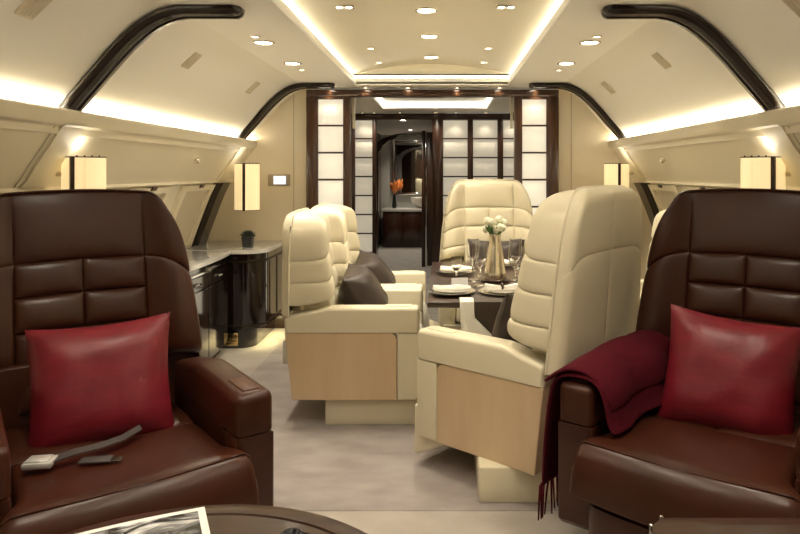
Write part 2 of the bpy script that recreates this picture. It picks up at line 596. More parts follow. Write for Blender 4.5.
# end wall with the partition opening
EW = struct(empty('wall_end'))
half = [(1.06, 0.0), (1.965, 0.0), (1.965, 0.60), (1.955, 0.72), (1.745, 1.25), (1.73, 1.25), (1.56, 1.52), (1.60, 1.60), (1.385, 1.855), (1.25, 1.985), (1.12, 2.055), (1.06, ZS)]
for s in (-1, 1):
    extrude('end_panel', [(s * x, z) for x, z in half], 'y', YP, YP + 0.05, 'endwall', EW, smooth=False)
    box('panel_seam', min(s * 1.19, s * 1.194), max(s * 1.19, s * 1.194), YP - 0.002, YP + 0.001, 0.14, 2.04, 'slot', EW)
struct(box('baseboard_left', -1.96, -1.08, YP - 0.015, YP, 0.0, 0.125, 'base', None, 0.003, 1))
struct(box('baseboard_right', 1.08, 1.96, YP - 0.015, YP, 0.0, 0.125, 'base', None, 0.003, 1))


def partition(name, yf, xs, zt, header, m, posts, panels, pm, jamb=0.10, pitch=0.232, top=1.962, label=None):
    """timber screen: posts (x0,x1), header, columns of lit panes with timber bars between"""
    R = struct(empty(name))
    for x0, x1 in posts:
        box('post', x0, x1, yf, yf + jamb, 0.0, header[0][2], m, R, 0.004, 1)
    for x0, x1, z0, z1 in header:
        box('header', x0, x1, yf, yf + jamb, z0, z1, m, R, 0.004, 1)
    for x0, x1, nrow in panels:
        box('backing_board', x0 - 0.002, x1 + 0.002, yf + 0.045, yf + jamb - 0.01, 0.0, top + 0.01, m, R)
        for k in range(nrow):
            z1 = top - k * pitch
            z0 = max(z1 - pitch + 0.016, 0.10)
            if z0 >= z1:
                continue
            box('pane', x0, x1, yf + 0.022, yf + 0.044, z0, z1, pm, R, 0.002, 1)
            box('glazing_bar', x0, x1, yf + 0.008, yf + 0.044, z0 - 0.015, z0 - 0.001, m, R)
    return R


P1 = partition('wall_partition', YP - 0.03, None, 2.036, [(-1.08, 1.08, 1.985, 2.044)], 'mahog',
               [(-1.08, -0.98), (-0.765, -0.705), (0.705, 0.768), (0.975, 1.08)],
               [(-0.98, -0.765, 8), (0.768, 0.975, 8)], 'panel')
box('header', -0.98, -0.765, YP - 0.03, YP + 0.07, 1.962, 1.985, 'mahog', P1)
box('header', 0.768, 0.975, YP - 0.03, YP + 0.07, 1.962, 1.985, 'mahog', P1)
for s in (-1, 1):   # bright edge strips beside the opening
    box('jamb_strip', min(s * 0.680, s * 0.700), max(s * 0.680, s * 0.700), YP + 0.072, YP + 0.12, 1.72, 1.985, 'wall', P1)

# ------------------------------------------------------------------ corridor beyond the partition
YQ = 7.6
struct(box('wall_corridor_left', -1.3, -1.2, YP + 0.07, YQ, 0, 2.06, 'endwall'))
struct(box('wall_corridor_right', 1.3, 1.4, YP + 0.07, YQ, 0, 2.06, 'endwall'))
CC = struct(empty('ceiling_corridor'))
CW = 0.575
for s in (-1, 1):
    box('ceiling_band', min(s * CW, s * 1.35), max(s * CW, s * 1.35), YP + 0.05, YQ, 2.04, 2.09, 'ceil', CC)
    strip('led_strip', [(s * (CW + 0.01), 2.05), (s * (CW - 0.03), 2.115)], YP + 0.3, 7.1, 'ledcorr', CC)
box('ceiling_band', -CW, CW, 7.1, YQ, 2.04, 2.09, 'ceil', CC)
box('ceiling_band', -CW, CW, YP + 0.05, YP + 0.3, 2.04, 2.09, 'ceil', CC)
box('tray_top', -CW - 0.02, CW + 0.02, YP + 0.28, 7.12, 2.12, 2.14, 'vault', CC)
mesh('led_strip', [(-CW, 7.105, 2.05), (CW, 7.105, 2.05), (CW - 0.03, 7.07, 2.115), (-CW + 0.03, 7.07, 2.115)], [(0, 1, 2, 3)], 'ledcorr', CC)

P2 = partition('wall_corridor_end', YQ, None, 2.036, [(-1.2, 1.3, 1.968, 2.036)], 'mahogdark',
               [(-1.2, -0.955), (-0.75, -0.705), (-0.035, 0.092), (0.382, 0.448), (0.738, 0.806), (1.10, 1.3)],
               [(-0.955, -0.75, 8), (0.092, 0.382, 8), (0.448, 0.738, 8), (0.806, 1.10, 8)], 'panel2', top=1.955, pitch=0.2257)
struct(box('floor_corridor', -1.2, 1.3, YP + 0.02, 12.2, 0.0, 0.004, 'corrfloor'))

# washroom seen through the far doorway
struct(box('wall_washroom_left', -1.15, -1.08, YQ + 0.1, 12.2, 0, 2.06, 'mahogdark'))
struct(box('wall_washroom_right', 0.05, 0.12, YQ + 0.1, 12.2, 0, 2.06, 'mahogdark'))
struct(box('ceiling_washroom', -1.15, 0.12, YQ + 0.1, 12.2, 2.04, 2.10, 'ceil'))
struct(box('wall_washroom_end', -1.15, 0.12, 12.1, 12.2, 0, 2.06, 'greypanel'))
# arched timber screen in the washroom
arch = [(-1.08, 0), (-1.08, 1.82)]
for k in range(11):
    a = PI * 0.5 * k / 10
    arch.append((-0.28 - 0.78 * math.cos(a), 1.60 + 0.28 * math.sin(a)))
inner = []
AR = struct(empty('trim_washroom_arch'))
poly = [(-1.08, 0.0), (-0.86, 0.0), (-0.86, 1.62)]
for k in range(1, 10):
    a = PI * 0.5 * k / 9
    poly.append((-0.86 + 0.60 * math.sin(a) * 1.0, 1.62 + 0.26 * (1 - math.cos(a)) * 0 + 0.26 * math.sin(a)))
poly += [(-0.10, 1.90), (-0.10, 1.96), (-0.34, 1.96), (-1.08, 1.72)]
extrude('arch_board', poly[:3] + [(-0.80, 1.72), (-0.70, 1.80), (-0.55, 1.86), (-0.36, 1.885), (-0.10, 1.885), (-0.10, 1.93), (-0.36, 1.93), (-0.60, 1.90), (-0.80, 1.83), (-1.0, 1.68), (-1.08, 1.60)],
        'y', 9.4, 9.46, 'chrome', AR, smooth=False)
DG = tag(empty('glass_door', (-0.10, 9.0, 0)), 'narrow glass door edged in chrome standing open in the washroom doorway', 'door')
box('door_post', -0.11, -0.06, 0.0, 0.05, 0.0, 1.92, 'mahogdark', DG, 0.004, 1)
box('chrome_edge', -0.058, -0.035, 0.0, 0.04, 0.0, 1.92, 'chrome', DG, 0.003, 1)
box('door_leaf', -0.033, 0.13, 0.01, 0.03, 0.02, 1.90, 'base', DG, 0.003, 1)
VN = tag(empty('vanity', (-0.45, 11.3, 0)), 'dark timber washroom vanity with white stone top', 'vanity')
box('vanity_body', -0.52, 0.47, 0.0, 0.7, 0.0, 0.64, 'mahogdark', VN, 0.004, 1)
for k in range(3):
    box('vanity_door', -0.50 + k * 0.325, -0.19 + k * 0.325, -0.018, 0.0, 0.06, 0.62, 'mahogdark', VN, 0.004, 1)
box('vanity_top', -0.54, 0.49, -0.04, 0.75, 0.64, 0.69, 'marble', VN, 0.006, 2)
tag(lathe('wash_basin', [(0.10, 0.0), (0.16, 0.03), (0.25, 0.13), (0.27, 0.19), (0.255, 0.19), (0.22, 0.13), (0.14, 0.05), (0.0, 0.04)], 'china', None, 24, (-0.24, 11.6, 0.69)),
    'white bowl basin standing on the washroom vanity', 'basin')
FV = tag(empty('flower_vase', (-0.78, 11.45, 0.69)), 'slim dark vase holding an orange bloom on the washroom vanity', 'vase')
lathe('vase_body', [(0.03, 0), (0.045, 0.04), (0.03, 0.16), (0.018, 0.24), (0.022, 0.26)], 'pot', FV, 12)
V, Fc = [], []
for k in range(9):
    a = k * 2.4
    d = Vector((math.cos(a) * 0.6, math.sin(a) * 0.6, 0.6 + 0.4 * (k % 3)))
    tubemesh(V, Fc, [Vector((0, 0, 0.26)), Vector((0, 0, 0.30)) + d * 0.06, Vector((0, 0, 0.33)) + d * 0.13], [0.01, 0.035, 0.006], 6)
mesh('bloom', V, Fc, 'orange', FV, True)
MR = tag(empty('washroom_mirror', (-0.42, 12.08, 1.3)), 'tall framed mirror on the washroom end wall', 'mirror')
box('mirror_glass', -0.40, 0.42, -0.02, 0.0, -0.35, 0.60, 'mirror', MR)
for x0, x1, z0, z1 in ((-0.44, -0.40, -0.39, 0.64), (0.42, 0.46, -0.39, 0.64), (-0.40, 0.42, 0.60, 0.64), (-0.40, 0.42, -0.39, -0.35)):
    box('mirror_frame', x0, x1, -0.03, 0.0, z0, z1, 'chrome', MR, 0.004, 1)


# ------------------------------------------------------------------ ceiling fittings
def downlight(x, y, z, big, label, group, power=0.0, name='downlight'):
    T = tag(empty(name, (x, y, z)), label, 'light', group)
    r = 0.048 if big else 0.021
    lathe('lamp_ring', [(r * 1.25, -0.001), (r * 1.22, -0.006), (r * 1.02, -0.007), (r * 0.95, -0.001)], 'ring', T, 20)
    lathe('lamp_lens', [(r * 0.97, -0.002), (r * 0.6, -0.004), (0.0, -0.004)], 'lens' if big else 'lenssmall', T, 20)
    if power:
        lamp('lamp', 'SPOT', (0, 0, -0.02), power, WARM, T, 0.05, angle=math.radians(118), blend=0.9)
    return T


for side, s in (('above the dark cabinets', -1), ('above the chair with the wool throw', 1)):
    for per in (-2, -1, 0):
        for dy, big in ((3.39, 0), (3.55, 1), (4.23, 1), (4.50, 0)):
            y = dy + per * 2.39
            downlight(s * 0.905, y, ZS, big, ('large round' if big else 'tiny round') + ' downlight in the flat ceiling band ' + side,
                      ('large' if big else 'tiny') + ' downlights ' + side, (P_SPOT * 1.15 if y > 2.6 else P_SPOT * 0.6) if big else 0)
for per in (-1, 0):
    for y in (3.45, 4.11, 4.86):
        downlight(0.0, y + per * 2.39, ZT + 0.088, 1, 'round downlight on the centre line of the recessed ceiling vault', 'vault centre downlights', P_SPOT if per == 0 else P_SPOT * 0.6)
for y in (4.34, 4.89):
    for s in (-1, 1):
        downlight(s * 0.40, y, ZT + 0.056, 0, 'tiny downlight off the centre line of the recessed vault', 'vault small downlights', 0)
for s in (-1, 1):
    T = tag(empty('twin_spotlight', (s * 0.41, 3.24, ZT + 0.054)), 'square twin spotlight fitting set in the recessed vault', 'light', 'twin spots in the vault')
    box('fitting_plate', -0.05, 0.05, -0.03, 0.03, -0.006, 0.0, 'ring', T, 0.002, 1)
    for k in (-1, 1):
        lathe('lamp_lens', [(0.016, -0.006), (0.012, -0.009), (0, -0.009)], 'lenssmall', T, 14, (k * 0.024, 0, 0))
for x in (-0.88, -0.57, -0.21, 0.21, 0.57, 0.88):
    T = downlight(x, YP - 0.055, ZS, 0, 'tiny downlight washing the timber partition header', 'header downlights', 0)
    lamp('lamp', 'SPOT', (0, 0, -0.02), 1.6, WARM, T, 0.02, angle=math.radians(90), blend=0.8)
for x in (-0.85, -0.72, -0.42, 0.0, 0.24, 0.59, 0.90):
    T = downlight(x, YQ - 0.10, 2.04, 0, 'tiny downlight in front of the far corridor screen', 'corridor downlights', 0)
    lamp('lamp', 'SPOT', (0, 0, -0.02), 2.5, WARM, T, 0.02, angle=math.radians(90), blend=0.8)
for y in (8.6, 10.6, 11.7):
    downlight(-0.45, y, 2.04, 1, 'round downlight in the washroom ceiling', 'washroom downlights', 22)

# slotted vents in the curved panels and small reading-light buttons on the valance
for s, side in ((-1, 'above the dark cabinets'), (1, 'above the chair with the wool throw')):
    for x, z, y, sz in ((1.312, 1.915, 2.19, 0), (1.282, 1.95, 3.48, 0.9), (1.282, 1.95, 4.60, 0.8)):
        T = tag(empty('ceiling_vent', (s * x, y, z)), 'small slotted vent ' + ('over the cabinets' if s < 0 else 'over the throw chair') + ', ' + {0: 'outside the first rib', 0.9: 'beside the first rib', 0.8: 'near the rib by the partition'}[sz], 'vent', 'vents ' + side)
        T.rotation_euler = (0, s * math.radians(44), 0)
        box('vent_plate', -0.055, 0.055, -0.045, 0.045, -0.012, 0.004, 'vent', T, 0.003, 1)
        for k in range(4):
            box('vent_slat', -0.045, 0.045, -0.034 + k * 0.02, -0.026 + k * 0.02, -0.014, -0.011, 'vent', T)
    T = tag(empty('reading_light', (s * 1.612, 4.42, 1.43)), 'small round reading light button on the valance ' + side, 'light')
    T.rotation_euler = (0, -s * math.radians(62), 0)
    lathe('lamp_ring', [(0.03, -0.01), (0.03, 0.008), (0.02, 0.012)], 'ring', T, 16)
    lathe('lamp_lens', [(0.018, 0.012), (0.01, 0.016), (0, 0.016)], 'ring', T, 12)

# wall sconces
for s, yr, lab in ((-1, 2.93, 'box wall lamp behind the brown chair with the seat belt'), (1, 2.93, 'box wall lamp behind the brown chair with the wool throw'),
                   (-1, 5.16, 'box wall lamp above the potted plant cabinet'), (1, 5.16, 'box wall lamp behind the swivelled cream chair')):
    T = tag(empty('wall_sconce', (s * (1.555 if yr < 4 else 1.49), yr, 1.035), -s * math.radians(48)), 'glowing pleated ' + lab, 'lamp', 'box wall lamps')
    h = 0.37
    a = 0.072
    box('lamp_shade', -a, a, -a, a, 0.0, h, 'shadeglow', T, 0.003, 1)
    box('corner_bar', s * a - 0.008, s * a + 0.008, -a - 0.008, -a + 0.008, -0.002, h + 0.002, 'bronze', T)
    tube('wall_bracket', [(0, 0, h * 0.8), (s * 0.09, 0.10, h * 0.8)], 0.012, 'wall', T, 8)
    for z in (-0.005, h):
        box('cap_rim', -a - 0.001, a + 0.001, -a - 0.001, a + 0.001, z, z + 0.005, 'bronze', T, 0.002, 1)
    for k in range(4):
        lathe('finial', [(0.004, 0), (0.004, 0.005), (0, 0.007)], 'bronze', T, 8, (-a + 0.02 + k * 0.031, -a, h + 0.004))
    lamp('lamp', 'POINT', (0, 0, h + 0.05), 0.28, WARM, T, 0.04)

# thermostat on the end wall
T = tag(empty('thermostat', (-1.318, YP, 1.27)), 'small bronze framed control screen on the end wall', 'control panel')
box('control_frame', -0.095, 0.095, -0.012, 0.0, -0.05, 0.05, 'thermo', T, 0.004, 2)
box('control_screen', -0.045, 0.06, -0.016, -0.010, -0.035, 0.035, 'screen', T, 0.002, 1)


# ------------------------------------------------------------------ chairs
def sstep(a, b, x):
    t = max(0.0, min(1.0, (x - a) / (b - a)))
    return t * t * (3 - 2 * t)


def gpuff(a):
    return max(0.0, 1 - abs(a) ** 7) ** 0.5


def puff_panel(name, pos, thick, u0, u1, v0, v1, amp, m, parent, nu=12, nv=12, pil=0.5, lat=0.0):
    """one upholstered panel: grid over [u0,u1]x[v0,v1]; thick(u,v) is the padding, amp the seam depth"""
    V, Fc = [], []

    def lin(n):
        return [math.sin(PI / 2 * (-1 + 2 * i / n)) for i in range(n + 1)]
    A, B = lin(nu), lin(nv)
    for b in B:
        for a in A:
            u = u0 + (u1 - u0) * (a + 1) / 2
            v = v0 + (v1 - v0) * (b + 1) / 2
            off = thick(u, v) + amp * (gpuff(a) * gpuff(b) - 1) + amp * pil * (1 - a * a) * (1 - b * b)
            p = pos(u, v, off)
            if lat:
                k = 1 - lat * (1 - gpuff(b)) * abs(u)
                p = (p[0] * k, p[1], p[2])
            V.append(p)
    n = nu + 1
    for j in range(nv):
        for i in range(nu):
            Fc.append((j * n + i, j * n + i + 1, (j + 1) * n + i + 1, (j + 1) * n + i))
    # skirts
    ring = [i for i in range(n)] + [(j + 1) * n - 1 for j in range(1, nv + 1)] + [nv * n + i for i in range(nu - 1, -1, -1)] + [j * n for j in range(nv - 1, 0, -1)]
    k0 = len(V)
    for idx in ring:
        j, i = divmod(idx, n)
        u = u0 + (u1 - u0) * (A[i] + 1) / 2
        v = v0 + (v1 - v0) * (B[j] + 1) / 2
        V.append(pos(u, v, 0.0))
    L = len(ring)
    for k in range(L):
        Fc.append((ring[k], ring[(k + 1) % L], k0 + (k + 1) % L, k0 + k))
    return mesh(name, V, Fc, m, parent, True, 50)


def make_chair(name, C):
    """C: width W, arm width aw, zt top, colours... front is -y, origin on the floor"""
    T = empty(name)
    W2 = C['W'] / 2
    aw = C['aw']
    ain = W2 - aw
    lm = C['m']
    za, zb = 0.63, C.get('zbot', 0.146)
    af, ar = -0.38, C.get('ar', 0.34)
    # arms
    for s in (-1, 1):
        xi, xo = s * ain, s * W2
        x0, x1 = min(xi, xo), max(xi, xo)
        bm = bmesh.new()
        pp = [(af, 0.50), (af, za), (0.08, za), (ar, za - 0.05), (ar - 0.005, 0.50)]
        A = [bm.verts.new((x0, p, q)) for p, q in pp]
        B = [bm.verts.new((x1, p, q)) for p, q in pp]
        bm.faces.new(A)
        bm.faces.new(B[::-1])
        for k in range(5):
            bm.faces.new((A[k], A[(k + 1) % 5], B[(k + 1) % 5], B[k]))
        bmesh.ops.bevel(bm, geom=[e for e in bm.edges if max(v.co.z for v in e.verts) > 0.51], offset=C.get('ab', 0.020), segments=4, affect='EDGES', profile=0.5, clamp_overlap=True)
        bmobj('armrest', bm, lm, T, True, 50)
        prof = [(af, 0.495), (af, zb + 0.02), (af + 0.02, zb), (-0.265, zb), (-0.265, 0.495)]
        extrude('arm_front', prof, 'x', x0, x1, lm, T, 0.010, 3)
        pm = C['side']
        prof = [(-0.262, 0.465), (-0.262, zb), (ar - 0.045, zb), (ar - 0.006, 0.497), (-0.232, 0.497), (-0.25, 0.488)]
        extrude('side_panel', prof, 'x', x0 + (0.004 if s > 0 else 0.003), x1 - (0.003 if s > 0 else 0.004), pm, T, 0.003, 1)
        xm = (xi + xo) / 2
        box('arm_tray', xm - 0.028, xm + 0.028, -0.34, -0.20, za - 0.004, za + 0.004, C['tray'], T, 0.003, 2)
        if C['side'] == 'veneer':
            box('arm_slot', xo - s * 0.006 - 0.004, xo - s * 0.006 + 0.004, -0.33, -0.16, za - 0.030, za - 0.022, 'slot', T, 0.002, 1)
    # chassis and lower front
    box('seat_chassis', -ain + 0.002, ain - 0.002, -0.34, ar - 0.04, zb + 0.01, 0.34, lm, T, 0.01, 2)
    if C.get('wedge'):
        extrude('leg_rest', [(-0.42, 0.27), (-0.425, 0.055), (-0.405, 0.045), (-0.20, 0.150), (-0.20, 0.27)], 'x', -W2 + 0.03, W2 - 0.03, lm, T, 0.012, 3)
    else:
        puff_panel('leg_rest', lambda u, v, off: (u * (ain + 0.005), -0.36 - off - 0.03 * (1 - u * u), 0.06 + 0.25 * v),
                   lambda u, v: 0.10 * max(0, 1 - max(0, (abs(u) - .85) / .15) ** 2) ** .5 * max(0, 1 - max(0, (abs(v - .5) - .38) / .12) ** 2) ** .5, -1, 1, 0, 1, 0.01, lm, T, 16, 10)
    # seat cushion: front roll and two rear panels
    cf = C.get('cf', 0.50)
    yr = 0.36

    def spos(u, v, off):
        y = -cf + (cf + yr) * v
        bow = 0.035 * (1 - u * u) * (1 - v) ** 2
        wid = ain - 0.004 + (0.045 * sstep(0.20, 0.08, v))*C.get('flare', 1)
        return (u * wid, y - bow, 0.315 + off)

    def sth(u, v):
        d = v * (cf + yr)
        e = 1.0
        if d < 0.07:
            e = max(0, 1 - ((0.07 - d) / 0.07) ** 2.4) ** (1 / 2.4)
        x = max(0, (abs(u) - 0.90) / 0.10)
        e *= (1 - min(1, x) ** 3) ** (1 / 3)
        return max(0.004, (0.160 - 0.035 * v) * e)
    vm = 0.55
    puff_panel('seat_cushion', spos, sth, -1, 1, 0.0, vm, 0.012, C.get('seatm', lm), T, 22, 16, 0.8)
    puff_panel('seat_panel', spos, sth, -1, 0, vm, 1.0, 0.014, C.get('seatm', lm), T, 12, 8, 0.8)
    puff_panel('seat_panel', spos, sth, 0, 1, vm, 1.0, 0.014, C.get('seatm', lm), T, 12, 8, 0.8)
    # stitched piping along the front roll
    pts = []
    for k in range(25):
        u = -0.97 + 1.94 * k / 24
        p = Vector(spos(u, 0.062, sth(u, 0.062) - 0.001))
        pts.append(p)
    tube('piping', pts, 0.0035, C.get('seatm', lm), T, 6)
    # back
    yb, rec = C.get('yb', 0.365), C.get('rec', 0.22)
    z0, zt = 0.46, C['zt']
    drop = C.get('drop', 0.05)
    pw = C['pw']
    TB = C.get('TB', 0.16)
    recr = C.get('recr', rec)
    taper = C['taper']
    Wb = W2 * C.get('bw', 1.0)

    def xz(u, v):
        au = abs(u)
        wv = Wb * (1 - taper * v ** 1.5 - 0.07 * v ** 12)
        c_ = max(0.0, (au - 0.5) / 0.5)
        x = au / 0.5 * pw if au <= 0.5 else pw + (au - 0.5) / 0.5 * (wv - pw)
        ztop = zt - drop * (x / Wb) ** 2 - C.get('corner', 0.07) * c_ ** 3
        return math.copysign(x, u), z0 + v * (ztop - z0)

    def bpos(u, v, off):
        x, z = xz(u, v)
        wing = 0.045 * sstep(0.5, 0.8, abs(u)) * (1 if off > 0.01 else 0)
        return (x, yb + TB + recr * (z - 0.45) - off * (1 + (recr - rec) * (z - 0.45) / TB) - wing, z)
    r_u, r_v = 0.10, 0.08

    def bth(u, v):
        x = max(0, (abs(u) - (1 - r_u)) / r_u)
        e = (1 - min(1, x) ** 2.6) ** (1 / 2.6)
        y = max(0, (v - (1 - r_v)) / r_v)
        e *= (1 - min(1, y) ** 2.6) ** (1 / 2.6)
        return max(0.012, TB * e)
    zr = C['rows']     # z of seams from top to bottom
    vr = [(z - z0) / (zt - 0.006 - z0) for z in zr]
    am = C.get('am', 0.020)
    puff_panel('headrest', bpos, bth, -0.5, 0.5, vr[0], 1.0, am * 1.15, lm, T, 20, 14, 1.3)
    for s in (-1, 1):
        a, b = (-1, -0.5) if s < 0 else (0.5, 1)
        puff_panel('headrest_wing', bpos, bth, a, b, vr[0], 1.0, am, lm, T, 14, 14, 0.9, 0.02)
        vb = (C.get('zbol', 0.66) - z0) / (zt - z0)

        def bth2(u, v, vb=vb):
            y = max(0, (vb + 0.10 - v) / 0.10)
            return max(0.012, bth(u, v) * (1 - min(1, y) ** 2.6) ** (1 / 2.6))
        if C.get('bolrows'):
            cuts = [vr[0]] + [x for x in vr[1:] if x > vb + 0.08] + [vb]
            for c0, c1 in zip(cuts, cuts[1:]):
                puff_panel('back_bolster', bpos, bth2, a, b, c1, c0, am, lm, T, 14, 10, 0.5, 0.022)
        else:
            puff_panel('back_bolster', bpos, bth2, a, b, vb, vr[0], am, lm, T, 14, 20, 0.5, 0.03)
        cuts = vr + [0.0]
        for c0, c1 in zip(cuts, cuts[1:]):
            a, b = (-0.5, 0) if s < 0 else (0, 0.5)
            puff_panel('back_panel', bpos, bth, a, b, c1, c0, am, lm, T, 12, 10, 0.7)
    box('back_support', -ain + 0.004, ain - 0.004, max(ar - 0.07, yb + 0.02), max(ar - 0.07, yb + 0.02) + 0.05, zb + 0.02, 0.64, lm, T, 0.01, 2)
    # rear shell: four panels
    zlow = C.get('zlow', 0.30)

    def rpos(u, v, off):
        vv = v * (zt - zlow) / (zt - z0) - (z0 - zlow) / (zt - z0)
        x, z = xz(u, max(vv, 0.0))
        if vv < 0:
            z = z0 + vv * (zt - z0)
        return (x * 1.006, yb + recr * (z - 0.45) + TB + off, z + 0.004 * v)

    def rth(u, v):
        x = max(0, (abs(u) - 0.90) / 0.10)
        y = max(0, (v - 0.94) / 0.06)
        return C.get('sh', 0.055) * (1 - min(1, x) ** 2.4) ** (1 / 2.4) * (1 - min(1, y) ** 2.4) ** (1 / 2.4) + 0.004
    pts = [Vector(rpos(-1, k / 16, 0.0)) for k in range(17)] + [Vector(rpos(-1 + 2 * k / 24, 1, 0.0)) for k in range(1, 24)] + [Vector(rpos(1, 1 - k / 16, 0.0)) for k in range(17)]
    tube('back_piping', pts, 0.006, lm, T, 6)
    for a, b in ((-1, 0), (0, 1)):
        for c, d in ((0, 0.62), (0.62, 1.0)):
            puff_panel('back_shell', rpos, rth, a, b, c, d, 0.006, lm, T, 14, 12, 0.1)
    return T


def plinth(T, rz, cx, cy, sx, sy, h, m):
    o = box('plinth', -sx / 2, sx / 2, -sy / 2, sy / 2, 0, h, m, T, 0.008, 2)
    o.rotation_euler = (0, 0, rz)
    o.location = (cx, cy, 0)
    return o


BROWN = dict(W=0.84, aw=0.126, m='brownl', side='brownl', tray='browntray', zt=1.262, zbol=0.585, pw=0.228, taper=0.16, rows=[0.994, 0.869, 0.742, 0.61],
             cf=0.47, am=0.027, ab=0.028, yb=0.365, rec=0.24, TB=0.12, recr=0.10, sh=0.04, bw=1.06, drop=0.035, corner=0.11)
CREAM = dict(W=0.79, aw=0.12, m='cream', side='veneer', tray='cream', zt=1.275, pw=0.196, taper=0.16, rows=[1.055, 0.91, 0.765, 0.62],
             cf=0.44, yb=0.07, rec=0.22, recr=0.07, TB=0.21, sh=0.06, drop=0.02, corner=0.09, ar=0.28, zlow=0.57, zbol=0.665, bolrows=True, wedge=True, flare=0, seatm='cream')
PAIR = dict(W=0.63, aw=0.10, m='cream', side='veneer', tray='cream', zt=1.12, pw=0.14, taper=0.10, rows=[0.92, 0.79, 0.66],
            cf=0.38, yb=0.085, rec=0.14, recr=0.0, TB=0.22, drop=0.01, corner=0.07, bolrows=True, wedge=False, flare=0, seatm='creampale', ar=0.33, zlow=0.60, sh=0.04)

# brown chairs (facing the camera, turned towards each other)
tL, tR = math.radians(37.9), math.radians(-36.4)
cb = make_chair('leather_armchair', BROWN)
plinth(cb, 0, 0, 0.05, 0.5, 0.5, 0.16, 'base')
tag(cb, 'brown leather armchair with a seat belt buckle lying on its seat', 'chair', 'brown leather armchairs')
cr = copy_tree(cb)
cr['label'] = 'brown leather armchair with a maroon wool throw over its arm'
cb.location = (-1.025, 2.133, 0)
cb.rotation_euler = (0, 0, tL)
cr.location = (1.042, 2.234, 0)
cr.rotation_euler = (0, 0, tR)

# cream swivel chair by the near end of the table
tS = math.radians(-129)
cs = make_chair('dining_armchair', CREAM)
ce_ = copy_tree(cs)
plinth(cs, -tS, 0.105, 0.075, 0.54, 0.5, 0.148, 'cream')
tag(cs, 'cream leather armchair swivelled with its back shell towards the brown chair with the throw', 'chair', 'cream armchairs at the table')
cs.location = (0.513, 2.965, 0)
cs.rotation_euler = (0, 0, tS)
plinth(ce_, 0, 0, 0.05, 0.54, 0.5, 0.16, 'cream')
tag(ce_, 'cream leather armchair at the end of the table before the timber partition', 'chair', 'cream armchairs at the table')
ce_.location = (0.455, 4.87, 0)

# pair of lower cream seats facing across the table, and their opposite
cp1 = make_chair('low_dining_chair', PAIR)
plinth(cp1, 0, 0, -0.12, 0.55, 0.48, 0.15, 'cream')
tP = math.radians(90)
cp2 = copy_tree(cp1)
cp3 = copy_tree(cp1)
cp1.location = (-0.415, 3.66, 0)
cp1.rotation_euler = (0, 0, tP)
cp2.location = (-0.415, 4.302, 0)
cp2.rotation_euler = (0, 0, tP)
cp3.location = (1.36, 3.95, 0)
cp3.rotation_euler = (0, 0, -tP)
tag(cp1, 'cream seat of the side by side pair, its veneered arm standing free', 'chair', 'low cream dining seats')
tag(cp2, 'cream seat of the side by side pair, the one next to the corridor', 'chair', 'low cream dining seats')
tag(cp3, 'cream seat by the windows, mostly hidden behind the swivelled chair', 'chair', 'low cream dining seats')


# ------------------------------------------------------------------ cushions
def pillow(name, sx, sy, th, m, label, loc, rot, group=None, seed=0, wr=0.006):
    V, Fc = [], []
    N = 22
    idx = {}
    for side in (1, -1):
        for j in range(N + 1):
            for i in range(N + 1):
                u = math.sin(PI / 2 * (-1 + 2 * i / N))
                v = math.sin(PI / 2 * (-1 + 2 * j / N))
                edge = i in (0, N) or j in (0, N)
                if edge and side < 0:
                    continue
                x = u * sx / 2 * (1 - 0.085 * (1 - v * v))
                y = v * sy / 2 * (1 - 0.085 * (1 - u * u))
                d = th / 2 * (max(0, 1 - u ** 4) ** 0.75) * (max(0, 1 - v ** 4) ** 0.75)
                nz = noise.noise(Vector((u * 3.1 + seed, v * 2.4, side))) * wr * 1.6
                # gathers fanning from the corners
                rr = math.hypot(abs(u) - 1, abs(v) - 1)
                ang = math.atan2(1 - abs(v), 1 - abs(u) + 1e-6)
                nz += wr * 0.9 * math.sin(ang * 11 + seed) * math.exp(-rr * 2.2) * (1 if not edge else 0)
                idx[(side, i, j)] = len(V)
                V.append((x, y, side * (d + (nz if not edge else 0))))
    for side in (1, -1):
        for j in range(N):
            for i in range(N):
                q = []
                for a, b in ((i, j), (i + 1, j), (i + 1, j + 1), (i, j + 1)):
                    q.append(idx.get((side, a, b), idx.get((1, a, b))))
                Fc.append(tuple(q if side > 0 else q[::-1]))
    o = mesh(name, V, Fc, m, None, True)
    o.matrix_world = Matrix.Translation(loc) @ rot
    return tag(o, label, 'cushion', group)


def chair_pt(T, l):
    c, s = math.cos(T.rotation_euler.z), math.sin(T.rotation_euler.z)
    return Vector((T.location.x + c * l[0] - s * l[1], T.location.y + s * l[0] + c * l[1], l[2]))


def prot(rz, lean, roll=0.0):
    """pillow standing on edge: its face looks to -y, leaning back by lean, rolled, then turned by rz"""
    return Matrix.Rotation(rz, 4, 'Z') @ Matrix.Rotation(PI / 2 - lean, 4, 'X') @ Matrix.Rotation(roll, 4, 'Z')


